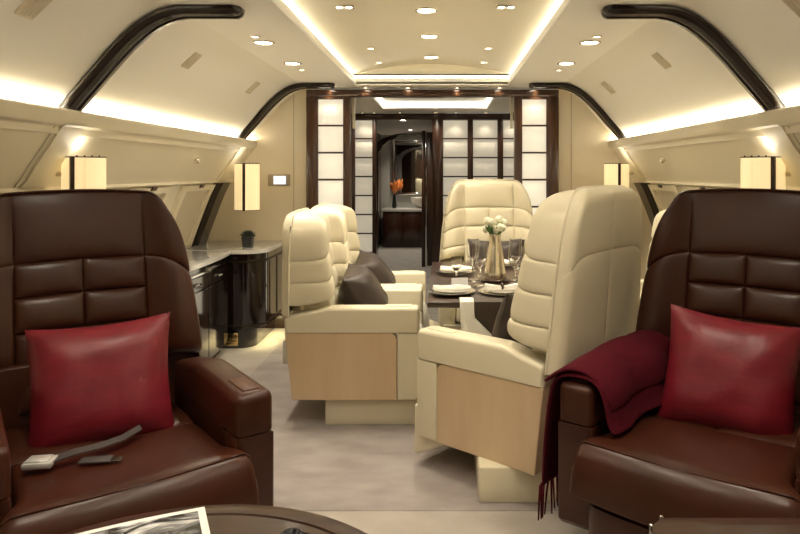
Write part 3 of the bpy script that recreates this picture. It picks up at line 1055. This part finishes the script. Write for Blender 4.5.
pillow('throw_pillow', 0.46, 0.44, 0.19, 'red', 'crimson silk pillow on the brown chair with the seat belt', chair_pt(cb, (0.0, 0.105, 0.605)), prot(tL - 0.22, 0.34, 0.04), 'red silk pillows', 1)
pillow('throw_pillow', 0.46, 0.44, 0.19, 'red', 'crimson silk pillow on the brown chair with the wool throw', chair_pt(cr, (0.02, 0.105, 0.605)), prot(tR + 0.20, 0.34, -0.10), 'red silk pillows', 5)
pillow('throw_pillow', 0.38, 0.36, 0.21, 'greypillow', 'taupe pillow on the cream seat with the free veneered arm', chair_pt(cp1, (0.04, -0.05, 0.625)), prot(tP, 0.60, 0.12), 'taupe pillows on the paired seats', 2)
pillow('throw_pillow', 0.38, 0.36, 0.21, 'greypillow', 'taupe pillow on the cream seat next to the corridor', chair_pt(cp2, (0.0, -0.05, 0.625)), prot(tP, 0.62, 0.2), 'taupe pillows on the paired seats', 3)
pillow('throw_pillow', 0.44, 0.34, 0.13, 'greypillow', 'wide taupe pillow on the cream chair before the partition', chair_pt(ce_, (0.04, -0.02, 0.66)), prot(0.0, 0.20), None, 4)
pillow('throw_pillow', 0.34, 0.36, 0.13, 'greypillow', 'taupe pillow tucked into the swivelled cream chair', chair_pt(cs, (0.12, -0.02, 0.63)), prot(tS, 0.25, 0.1), None, 6)


# ------------------------------------------------------------------ wool throw over the arm of the brown chair
def make_throw():
    T = empty('wool_throw')
    xo, xi = -0.42, -0.294
    # cross-section (x,z): outer hem up, over the arm, down inside on to the seat
    path = [(xo - 0.060, 0.235), (xo - 0.056, 0.33), (xo - 0.050, 0.44), (xo - 0.038, 0.54), (xo - 0.026, 0.61), (xo - 0.008, 0.640), (xo + 0.03, 0.654),
            (xo + 0.065, 0.656), (xi - 0.02, 0.654), (xi + 0.014, 0.640), (xi + 0.034, 0.60), (xi + 0.044, 0.55), (xi + 0.052, 0.505), (xi + 0.075, 0.486)]
    ya, yb_ = -0.375, 0.30
    NY = 26
    n = len(path)
    for name, lift, x_in, cut in (('throw_cloth', 0.0, 0, 0), ('throw_fold', 0.020, 4, 2)):
        V, Fc = [], []
        pp = path[x_in:n - cut] if cut else path
        m_ = len(pp)
        for j in range(NY + 1):
            t = j / NY
            for i, (x, z) in enumerate(pp):
                out = x < xo - 0.005
                inn = x > xi + 0.01
                top = not out and not inn
                y = ya + (yb_ - ya) * t
                k = max(0, (0.62 - z) / 0.4)
                nz = noise.noise(Vector((x * 7, y * 7, z * 7 + lift * 40))) * 0.012
                bulge = 0.016 * math.sin(PI * min(1, t * 1.05)) ** 0.8
                dx = -0.012 * abs(math.sin(t * 19)) * k if out else (0.010 * math.sin(t * 13) + 0.05 * t) if inn else 0.02 * t
                sx = -1 if out else 1 if inn else 0
                if lift and i == 0:
                    dx -= 0.016
                V.append((x + dx + sx * lift * 0.5, y + (0.02 * (x - xo) / 0.13 if lift else 0) - (0.012 if lift else 0),
                          z + (lift + bulge if top else bulge * 0.5 * (1 - k) if z > 0.5 else 0) + nz * (1 if z > 0.5 else 0.2)))
        for j in range(NY):
            for i in range(m_ - 1):
                Fc.append((j * m_ + i, j * m_ + i + 1, (j + 1) * m_ + i + 1, (j + 1) * m_ + i))
        o = mesh(name, V, Fc, 'maroon', T, True)
        md = o.modifiers.new('thickness', 'SOLIDIFY')
        md.thickness = 0.012
        md.offset = 0
        sb = o.modifiers.new('smooth', 'SUBSURF')
        sb.levels = sb.render_levels = 1
    # tassels along the outer hem
    V, Fc = [], []
    for k in range(34):
        y = ya + 0.004 + (yb_ - ya - 0.02) * k / 33
        x = xo - 0.064 + random.uniform(-0.012, 0.008)
        dx, dy = random.uniform(-.012, .012), random.uniform(-.012, .012)
        tubemesh(V, Fc, [(x, y, 0.25), (x + dx * .5, y + dy * .5, 0.20), (x + dx, y + dy, 0.125)], [0.004, 0.004, 0.0028], 5)
    fr = mesh('fringe', V, Fc, 'maroon', T, True)
    fr['kind'] = 'stuff'
    T.location = cr.location
    T.rotation_euler = cr.rotation_euler
    return tag(T, 'maroon wool throw with a fringe hanging over the brown chair arm', 'blanket')


make_throw()

# seat belt on the brown chair
SB = tag(empty('seat_belt', (-1.065, 1.95, 0.482), tL - 0.5), 'silver seat belt buckle with dark webbing lying on the brown seat', 'seat belt')
bm = bmesh.new()
addbox(bm, -0.075, 0.005, -0.105, -0.045, 0.0, 0.018, 0.005, 2)
bk = bmobj('buckle', bm, 'buckle', SB)
box('buckle_flap', -0.068, -0.006, -0.097, -0.053, 0.0185, 0.023, 'buckle', bk, 0.002, 1)
V, Fc = [], []
pts = [(-0.005, -0.065, 0.008), (0.05, -0.045, 0.02), (0.10, 0.0, 0.014), (0.15, 0.06, 0.012), (0.18, 0.14, 0.012)]
for i, (x, y, z) in enumerate(pts):
    V += [(x - 0.010, y + 0.02, z), (x + 0.010, y - 0.02, z), (x + 0.010, y - 0.02, z + 0.004), (x - 0.010, y + 0.02, z + 0.004)]
for i in range(len(pts) - 1):
    for k in range(4):
        Fc.append((i * 4 + k, i * 4 + (k + 1) % 4, i * 4 + 4 + (k + 1) % 4, i * 4 + 4 + k))
Fc += [(0, 1, 2, 3), (16, 17, 18, 19)]
mesh('webbing', V, Fc, 'strap', SB)
box('belt_tongue', 0.07, 0.16, -0.09, -0.05, 0.0, 0.008, 'strap', SB, 0.003, 1)
box('belt_tongue_plate', 0.15, 0.19, -0.085, -0.055, 0.002, 0.006, 'bronze', SB, 0.002, 1)

# ------------------------------------------------------------------ dining table
TX0, TX1, TY0, TY1, TZ = 0.0, 0.98, 3.05, 4.42, 0.72
DT = tag(empty('dining_table', ((TX0 + TX1) / 2, (TY0 + TY1) / 2, 0)), 'dark polished timber dining table laid for a meal', 'table')
hx, hy = (TX1 - TX0) / 2, (TY1 - TY0) / 2
extrude('table_top', [(-hx, -hy), (0.04, -hy), (0.10, -hy + 0.02), (0.40, -hy + 0.44), (hx, -hy + 0.60), (hx, hy), (-hx, hy)], 'z', TZ - 0.028, TZ, 'tabletop', DT, 0.005, 2, True, 30)
box('pedestal', -0.12, 0.12, 0.05, 0.35, 0.03, TZ - 0.028, 'tabletop', DT, 0.01, 2)
box('pedestal_foot', -0.25, 0.25, -0.05, 0.45, 0.006, 0.035, 'tabletop', DT, 0.01, 2)


def cloth_over_edge(name, x0, x1, depth, drop0, drop1, m, label, th=0.004, lift=0.0, nx=16):
    """cloth lying on the table and hanging over its near edge; hem from drop0 (at x0) to drop1 (at x1)"""
    T = []
    V, Fc = [], []
    rows = [(TY0 + depth, TZ + lift + 0.001)] + [(TY0 + depth * (1 - k / 6), TZ + lift + 0.001) for k in range(1, 6)] + \
           [(TY0 - 0.004 - lift, TZ + lift - 0.001)]
    nh = 10
    for i in range(nx + 1):
        t = i / nx
        x = x0 + (x1 - x0) * t
        dr = drop0 + (drop1 - drop0) * t
        col = [(x, y, z) for y, z in rows]
        for k in range(1, nh + 1):
            wv = 0.006 * math.sin(t * 9 + k * 0.2) * k / nh
            col.append((x, TY0 - 0.007 - lift + wv - 0.006 * k / nh, TZ + lift - dr * k / nh))
        V += col
    n = len(rows) + nh
    for i in range(nx):
        for k in range(n - 1):
            Fc.append((i * n + k, i * n + k + 1, (i + 1) * n + k + 1, (i + 1) * n + k))
    o = mesh(name, V, Fc, m, None, True, 60)
    md = o.modifiers.new('thickness', 'SOLIDIFY')
    md.thickness = th
    md.offset = 1
    return tag(o, label, 'cloth')


cloth_over_edge('place_mat', 0.215, 0.515, 0.33, 0.20, 0.20, 'clothbrown', 'dark brown place mat cloth hanging over the near table edge')
# white napkin runner: narrow band, then a pointed flap
V, Fc = [], []
TW_ = empty('table_runner', (0.16, TY0, TZ))
rows_ = [(0.065, 0.155, 0.222, TZ + 0.010), (0.03, 0.155, 0.222, TZ + 0.010), (0.0, 0.155, 0.222, TZ + 0.010), (-0.016, 0.155, 0.222, TZ + 0.004),
         (-0.020, 0.156, 0.223, TZ - 0.04), (-0.022, 0.157, 0.226, TZ - 0.07), (-0.024, 0.159, 0.256, TZ - 0.10), (-0.026, 0.161, 0.297, TZ - 0.14), (-0.028, 0.163, 0.335, TZ - 0.178),
         (-0.028, 0.165, 0.336, TZ - 0.19)]
for dy, x0, x1, z in rows_:
    for k in range(5):
        V.append((x0 + (x1 - x0) * k / 4 - 0.16, dy, z - TZ))
for j in range(len(rows_) - 1):
    for k in range(4):
        Fc.append((j * 5 + k, j * 5 + k + 1, j * 5 + 6 + k, j * 5 + 5 + k))
o = mesh('runner_cloth', V, Fc, 'napkin', TW_, True, 60)
md = o.modifiers.new('thickness', 'SOLIDIFY')
md.thickness = 0.004
tag(TW_, 'white linen strip with a slanting flap hanging over the table edge', 'cloth')


def plate(x, y, label, r=0.12):
    T = tag(empty('dinner_plate', (x, y, TZ + 0.007)), label, 'plate', 'plates on the table')
    lathe('charger', [(r * 0.6, 0.0), (r * 0.95, 0.006), (r * 1.0, 0.011), (r * 0.97, 0.012), (r * 0.7, 0.006), (0, 0.005)], 'silver', T, 32)
    lathe('plate_dish', [(r * 0.5, 0.008), (r * 0.82, 0.018), (r * 0.84, 0.021), (r * 0.80, 0.020), (r * 0.5, 0.011), (0, 0.011)], 'china', T, 32)
    return T


def napkin_roll(x, y, rz, label, l=0.19, w_=0.05):
    V, Fc = [], []
    N = 12
    for i in range(N + 1):
        t = -1 + 2 * i / N
        hw = w_ / 2 * (1 - 0.35 * max(0, t) ** 2)
        hz = 0.016 + 0.004 * math.sin(t * 5)
        V += [(t * l / 2, -hw, 0.001), (t * l / 2, -hw * 0.7, hz * 0.8), (t * l / 2, 0, hz), (t * l / 2, hw * 0.75, hz * 0.7), (t * l / 2, hw, 0.001)]
    for i in range(N):
        for k in range(5):
            Fc.append((i * 5 + k, i * 5 + (k + 1) % 5, i * 5 + 5 + (k + 1) % 5, i * 5 + 5 + k))
    Fc += [tuple(range(5)), tuple(N * 5 + k for k in range(5))]
    o = mesh('folded_napkin', V, Fc, 'napkin', None, True, 50)
    o.location = (x, y, TZ + 0.028)
    o.rotation_euler = (0, 0, rz)
    return tag(o, label, 'napkin', 'napkins on the plates')


def napkin_bow(x, y, rz, label):
    T = tag(empty('folded_napkin', (x, y, TZ + 0.028), rz), label, 'napkin', 'napkins on the plates')
    for s in (-1, 1):
        V, Fc = [], []
        N = 8
        for i in range(N + 1):
            t = i / N
            xx = s * (0.006 + 0.078 * t)
            hw = 0.016 + 0.034 * t
            hz = 0.014 + 0.014 * t
            V += [(xx, -hw, 0.001), (xx, -hw * .7, hz), (xx, -hw * .2, hz * .65), (xx, hw * .2, hz), (xx, hw * .8, hz * .7), (xx, hw, 0.001)]
        for i in range(N):
            for k in range(6):
                Fc.append((i * 6 + k, i * 6 + (k + 1) % 6, i * 6 + 6 + (k + 1) % 6, i * 6 + 6 + k))
        Fc += [tuple(range(6)), tuple(N * 6 + k for k in range(6))]
        mesh('napkin_wing', V, Fc, 'napkin', T, True, 60)
    V, Fc = [], []
    ring = [(0, 0.022 * math.cos(a), 0.014 + 0.014 * math.sin(a)) for a in [2 * PI * k / 14 for k in range(15)]]
    tubemesh(V, Fc, ring, 0.005, 6)
    mesh('napkin_ring', V, Fc, 'bronze', T, True)
    return T


plate(0.12, 3.255, 'plate with a rolled napkin beside the hanging white strip')
napkin_roll(0.12, 3.255, 0.12, 'white napkin rolled lengthwise on the plate beside the hanging white strip')
plate(0.375, 3.245, 'plate with a bow folded napkin on the brown place mat')
napkin_bow(0.375, 3.245, 0.1, 'white napkin folded as a bow on the place mat plate')
plate(0.155, 3.92, 'plate with a rolled napkin facing the corridor side seat', 0.12)
napkin_roll(0.155, 3.92, 0.05, 'white napkin rolled on the plate facing the corridor side seat')
plate(0.70, 3.82, 'plate nearest the hidden window side seat', 0.12)
napkin_bow(0.70, 3.82, 1.2, 'white napkin folded as a bow facing the window side seat')
plate(0.44, 4.22, 'plate laid before the end chair with the wide pillow', 0.12)
napkin_roll(0.44, 4.22, 0.0, 'white napkin rolled on the plate before the end chair', 0.15)


def goblet(x, y, h, r, label, group):
    T = tag(empty('wine_glass', (x, y, TZ + 0.001)), label, 'glass', group)
    b = h * 0.42
    prof = [(r * 0.85, 0.0), (r * 0.85, 0.003), (r * 0.2, 0.010), (0.005, 0.02), (0.005, b * 0.55), (0.010, b * 0.6), (0.006, b * 0.7), (0.008, b),
            (r * 0.75, b + h * 0.12), (r, b + h * 0.3), (r * 0.92, h), (r * 0.88, h), (r * 0.94, b + h * 0.3), (r * 0.68, b + h * 0.13), (0.0, b + h * 0.03)]
    lathe('glass_bowl', prof, 'glass', T, 12, sharp=20)
    return T


for x, y, h, r, lab in ((0.275, 3.47, 0.235, 0.044, 'tall cut crystal goblet beside the metal vase, towards the corridor'), (0.245, 3.64, 0.24, 0.038, 'slim cut crystal glass behind the tall goblet'),
                        (0.475, 3.48, 0.215, 0.048, 'wide cut crystal goblet above the bow napkin'), (0.49, 3.66, 0.24, 0.038, 'slim cut crystal glass beside the white flowers'),
                        (0.575, 3.56, 0.17, 0.038, 'low crystal glass near the swivelled chair back'), (0.15, 3.62, 0.14, 0.032, 'small crystal glass by the place card')):
    goblet(x, y, h, r, lab, 'crystal glasses')


def cutlery(x, y, rz, kind, label):
    T = tag(empty('table_' + kind, (x, y, TZ + 0.002), rz), label, kind, 'cutlery on the table')
    box('handle', -0.005, 0.005, -0.10, 0.0, 0.0, 0.005, 'silver', T, 0.002, 1)
    if kind == 'knife':
        extrude('blade', [(-0.006, 0.0), (0.007, 0.0), (0.008, 0.08), (0.0, 0.105), (-0.006, 0.09)], 'z', 0.001, 0.003, 'silver', T)
    else:
        extrude('fork_head', [(-0.004, 0.0), (0.004, 0.0), (0.012, 0.035), (0.012, 0.085), (0.007, 0.085), (0.006, 0.045), (0.002, 0.045), (0.002, 0.085),
                              (-0.002, 0.085), (-0.002, 0.045), (-0.006, 0.045), (-0.007, 0.085), (-0.012, 0.085), (-0.012, 0.035)], 'z', 0.001, 0.004, 'silver', T)


cutlery(0.40, 3.40, 1.57, 'knife', 'silver knife lying between the bow napkin plate and the vase')
cutlery(0.12, 3.405, 1.57, 'fork', 'silver fork lying behind the plate with the rolled napkin')
cutlery(0.545, 3.40, 0.05, 'knife', 'silver knife beside the bow napkin plate')
PC = tag(empty('place_card', (0.165, 3.47, TZ + 0.001), 0.15), 'small white folded card standing by the plate with the rolled napkin', 'card')
extrude('card_leaf', [(-0.02, 0.0), (0.0, 0.045), (0.02, 0.0), (0.018, 0.0), (0.0, 0.042), (-0.018, 0.0)], 'x', -0.045, 0.045, 'paper', PC, smooth=False)
TR = tag(empty('serving_tray', (0.37, 3.62, TZ + 0.001)), 'dark oval tray under the metal vase', 'tray')
lathe_o = lathe('tray_dish', [(0.065, 0), (0.08, 0.004), (0.085, 0.012), (0.080, 0.012), (0.07, 0.006), (0, 0.005)], 'base', TR, 32)
lathe_o.scale = (1.0, 0.9, 1)

# metal vase with white flowers
VX, VY = 0.37, 3.62
FVT = FV = tag(empty('flower_vase', (VX, VY, TZ + 0.008)), 'tapered champagne metal vase with white tulips on the table', 'vase')
lathe('vase_body', [(0.055, 0.0), (0.062, 0.012), (0.060, 0.05), (0.050, 0.14), (0.036, 0.22), (0.030, 0.265), (0.034, 0.285), (0.030, 0.285), (0.026, 0.26), (0.0, 0.25)], 'champagne', FV, 28)
for k in range(11):
    a = k * 2.399
    rr = 0.018 + 0.036 * math.sqrt(k / 11)
    bx, by = rr * math.cos(a), rr * math.sin(a)
    hz = 0.330 + 0.028 * math.cos(k * 1.7) - 0.25 * rr
    st = tube('stem', [(bx * 0.3, by * 0.3, 0.25), (bx * 0.8, by * 0.8, 0.30), (bx, by, hz)], 0.003, 'green', FV, 5)
    lathe('tulip', [(0.004, -0.004), (0.014, 0.004), (0.019, 0.018), (0.017, 0.032), (0.010, 0.042), (0.0, 0.036)], 'petal', FV, 10, (bx * 1.12, by * 1.12, hz))
FV.scale = (1, 1, 0.92)
for k in range(8):
    a = k * 0.8
    d = Vector((math.cos(a), math.sin(a), 0))
    tube('leaf', [d * 0.015 + Vector((0, 0, 0.27)), d * 0.038 + Vector((0, 0, 0.31)), d * 0.058 + Vector((0, 0, 0.335))], [0.003, 0.010, 0.002], 'green', FV, 6)

# ------------------------------------------------------------------ cabinets along the wall
# far cabinet: rounded front corner, recessed plinth with a light under it
CF = tag(empty('side_cabinet', (-1.62, 4.83, 0)), 'black lacquer cabinet with rounded corner carrying the potted plant', 'cabinet')
def rounded_plan(x0, x1, y0, y1, r, n=10):
    p = [(x0, y1), (x0, y0)]
    for k in range(n + 1):
        a = -PI / 2 + PI / 2 * k / n
        p.append((x1 - r + r * math.cos(a), y0 + r + r * math.sin(a)))
    p.append((x1, y1))
    return p
extrude('cabinet_body', rounded_plan(-0.27, 0.345, 0.0, 0.66, 0.16), 'z', 0.15, 0.72, 'black', CF, smooth=True, sharp=30)
extrude('cabinet_rail', rounded_plan(-0.27, 0.352, -0.008, 0.66, 0.165), 'z', 0.655, 0.668, 'bronze', CF, smooth=True, sharp=30)
extrude('cabinet_rail', rounded_plan(-0.27, 0.352, -0.008, 0.66, 0.165), 'z', 0.17, 0.180, 'bronze', CF, smooth=True, sharp=30)
extrude('cabinet_top', rounded_plan(-0.27, 0.365, -0.02, 0.66, 0.17), 'z', 0.722, 0.752, 'marble', CF, 0.004, 2, True, 40)
extrude('plinth', rounded_plan(-0.27, 0.27, 0.03, 0.66, 0.12), 'z', 0.0, 0.15, 'black', CF, smooth=True, sharp=30)
gr = box('floor_vent', 0.055, 0.155, 0.022, 0.030, 0.02, 0.12, 'brass', CF, 0.002, 1)
for k in range(4):
    box('vent_slat', 0.063, 0.147, 0.016, 0.022, 0.03 + k * 0.022, 0.042 + k * 0.022, 'brass', gr)
for yy in (0.20, 0.42):
    box('door_joint', 0.345, 0.349, yy, yy + 0.02, 0.19, 0.65, 'bronze', CF)
lamp('plinth_light', 'AREA', (0.335, 0.3, 0.13), 0.55, (1.0, 0.85, 0.4), CF, 0.05, sx=0.04, sy=0.55)
# near cabinet with a curved front
NC = tag(empty('curved_sideboard', (-1.9, 3.7, 0)), 'long black lacquer sideboard with a curved front and white stone top', 'cabinet')
def front(y):     # front line: bulges towards the far end
    return -1.485 - 0.086 * (y - 4.25) ** 2
def plan(ya, yb, off, back=-1.89, n=14):
    p = [(back + 1.9, yb - 3.7), (back + 1.9, ya - 3.7)]
    for k in range(n + 1):
        y = ya + (yb - ya) * k / n
        p.append((front(y) + off + 1.9, y - 3.7))
    return p
extrude('sideboard_body', plan(2.97, 4.77, -0.02), 'z', 0.06, 0.715, 'black', NC, smooth=True, sharp=30)
extrude('sideboard_top', plan(2.95, 4.79, 0.012), 'z', 0.722, 0.752, 'marble', NC, 0.004, 2, True, 40)
extrude('plinth', plan(2.99, 4.75, -0.06), 'z', 0.0, 0.06, 'base', NC, smooth=True, sharp=30)
for k in range(4):
    ya = 2.98 + k * 0.447
    extrude('sideboard_door', plan(ya + 0.005, ya + 0.437, -0.004, min(front(ya), front(ya + 0.44)) - 0.03, 6), 'z', 0.08, 0.56, 'black', NC, 0.003, 1, True, 30)
    dr = extrude('sideboard_drawer', plan(ya + 0.005, ya + 0.437, -0.004, min(front(ya), front(ya + 0.44)) - 0.03, 6), 'z', 0.572, 0.655, 'black', NC, 0.003, 1, True, 30)
    yh = ya + 0.22
    box('drawer_handle', front(yh) + 1.9 - 0.004, front(yh) + 1.9 + 0.018, yh - 3.7 - 0.05, yh - 3.7 + 0.05, 0.608, 0.620, 'chrome', dr, 0.003, 1)
extrude('chrome_band', plan(2.965, 4.775, 0.002), 'z', 0.668, 0.680, 'chrome', NC, smooth=True, sharp=30)
PH = tag(empty('telephone', (-1.66, 3.72, 0.752), 0.3), 'small black telephone on the curved sideboard', 'telephone')
extrude('phone_base', [(-0.05, 0), (0.05, 0), (0.05, 0.02), (-0.05, 0.07)], 'x', -0.05, 0.05, 'pot', PH, 0.004, 2)
extrude('handset', [(-0.07, 0.085), (0.06, 0.035), (0.065, 0.055), (-0.065, 0.105)], 'x', -0.045, -0.005, 'pot', PH, 0.006, 2)

# potted plant
PP = tag(empty('potted_succulent', (-1.44, 5.02, 0.752)), 'small dark succulent in a square black pot on the rounded cabinet', 'plant')
bm = bmesh.new()
addbox(bm, -0.042, 0.042, -0.042, 0.042, 0.0, 0.085, 0.006, 2)
for v in bm.verts:
    k = 0.82 + 0.18 * v.co.z / 0.085
    v.co.x *= k
    v.co.y *= k
bmobj('plant_pot', bm, 'pot', PP)
lf = None
for k in range(26):
    a = k * 2.4
    e = 0.25 + 1.2 * (k / 26)
    d = Vector((math.cos(a) * math.cos(e), math.sin(a) * math.cos(e), math.sin(e)))
    b0 = Vector((0, 0, 0.08)) + Vector((d.x, d.y, 0)) * 0.015
    tube('leaf', [b0, b0 + d * 0.03, b0 + d * 0.055], [0.006, 0.009, 0.001], 'darkgreen', PP, 6)

# ------------------------------------------------------------------ low tables in front
RT = tag(empty('round_table', (-0.41, 1.02, 0)), 'round dark timber coffee table with a magazine on it', 'table')
ZR = 0.55
lathe('table_top', [(0.42, ZR - 0.045), (0.49, ZR - 0.04), (0.512, ZR - 0.018), (0.510, ZR - 0.004), (0.502, ZR), (0.463, ZR), (0.461, ZR - 0.004), (0.455, ZR - 0.004), (0.453, ZR), (0.0, ZR)], 'tabletop', RT, 96, sharp=30)
lathe('table_stem', [(0.09, 0.03), (0.07, 0.08), (0.07, ZR - 0.05), (0.12, ZR - 0.045)], 'tabletop', RT, 32)
lathe('table_foot', [(0.28, 0.0), (0.28, 0.02), (0.24, 0.035), (0.0, 0.035)], 'tabletop', RT, 48)

# magazine on the round table
MG = tag(empty('magazine', (-0.575, 1.275, ZR), math.radians(26)), 'open magazine with black and white photographs on the round table', 'magazine')
def page(name, x0, x1, y0, y1, z, m, curl=0.0, th=0.0012, nx=16):
    V, Fc = [], []
    for k in range(nx + 1):
        t = k / nx
        x = x0 + (x1 - x0) * t
        zz = z + curl * math.sin(PI * t) + curl * 0.8 * t * t
        for dz in (0, th):
            V += [(x, y0, zz + dz), (x, y1, zz + dz)]
    for k in range(nx):
        a, b = k * 4, k * 4 + 4
        Fc += [(a, b, b + 1, a + 1), (a + 2, a + 3, b + 3, b + 2), (a, a + 2, b + 2, b), (a + 1, b + 1, b + 3, a + 3)]
    Fc += [(0, 1, 3, 2), (nx * 4, nx * 4 + 2, nx * 4 + 3, nx * 4 + 1)]
    return mesh(name, V, Fc, m, MG, True, 40)
page('page_stack', -0.19, 0.19, -0.14, 0.135, 0.001, 'paper', 0.0, 0.006)
page('page_leaf', -0.19, 0.192, -0.142, 0.137, 0.0085, 'paper', 0.007, 0.0012)
page('page_print', -0.178, 0.176, -0.13, 0.122, 0.0099, 'print', 0.0068, 0.0006)

# black ornament on the round table
OR = tag(empty('table_ornament', (-0.225, 1.33, ZR)), 'small black spiky ornament on the round table', 'ornament')
lathe('ornament_base', [(0.03, 0.0), (0.04, 0.006), (0.028, 0.012), (0.0, 0.012)], 'ornament', OR, 20)
V, Fc = [], []
for k in range(70):
    z = -0.15 + 1.15 * (k + 0.5) / 70
    a = k * 2.399
    q = math.sqrt(max(0, 1 - z * z))
    d = Vector((q * math.cos(a), q * math.sin(a), z))
    c = Vector((0, 0, 0.012))
    tubemesh(V, Fc, [c + d * 0.006, c + d * Vector((0.030, 0.030, 0.016)).length * 0.7, c + Vector((d.x * 0.045, d.y * 0.045, d.z * 0.022))], [0.005, 0.006, 0.002], 5)
mesh('ornament_spikes', V, Fc, 'ornament', OR, True)

# angular table with chrome corner beads
OT = tag(empty('angular_table', (0.975, 1.10, 0)), 'dark timber table with cut corners and chrome corner beads', 'table')
def octo(hx_, hy_, c):
    return [(-hx_ + c, -hy_), (hx_ - c, -hy_), (hx_, -hy_ + c), (hx_, hy_ - c), (hx_ - c, hy_), (-hx_ + c, hy_), (-hx_, hy_ - c), (-hx_, -hy_ + c)]
extrude('table_top', octo(0.42, 0.365, 0.035), 'z', 0.505, 0.55, 'tabletop', OT, 0.004, 2, True, 30)
extrude('table_inset', octo(0.385, 0.33, 0.03), 'z', 0.548, 0.5515, 'tabletop', OT, 0.001, 1, True, 30)
extrude('table_body', octo(0.36, 0.31, 0.04), 'z', 0.03, 0.505, 'tabletop', OT, 0.004, 1, True, 30)
for sx in (-1, 1):
    for sy in (-1, 1):
        for q in (0, 1):
            x = sx * (0.42 - 0.035 * q)
            y = sy * (0.365 - 0.035 * (1 - q))
            box('chrome_bead', x - 0.004, x + 0.004, y - 0.004, y + 0.004, 0.50, 0.554, 'chrome', OT, 0.002, 1)

# everything laid on the table sits a little further along it
for o in list(COL.objects):
    if o.parent is None and o.name.split('.')[0] in ('dining_table', 'place_mat', 'table_runner', 'dinner_plate', 'folded_napkin', 'wine_glass',
                                                     'table_knife', 'table_fork', 'place_card', 'serving_tray') or o is FVT:
        o.location.x += 0.015
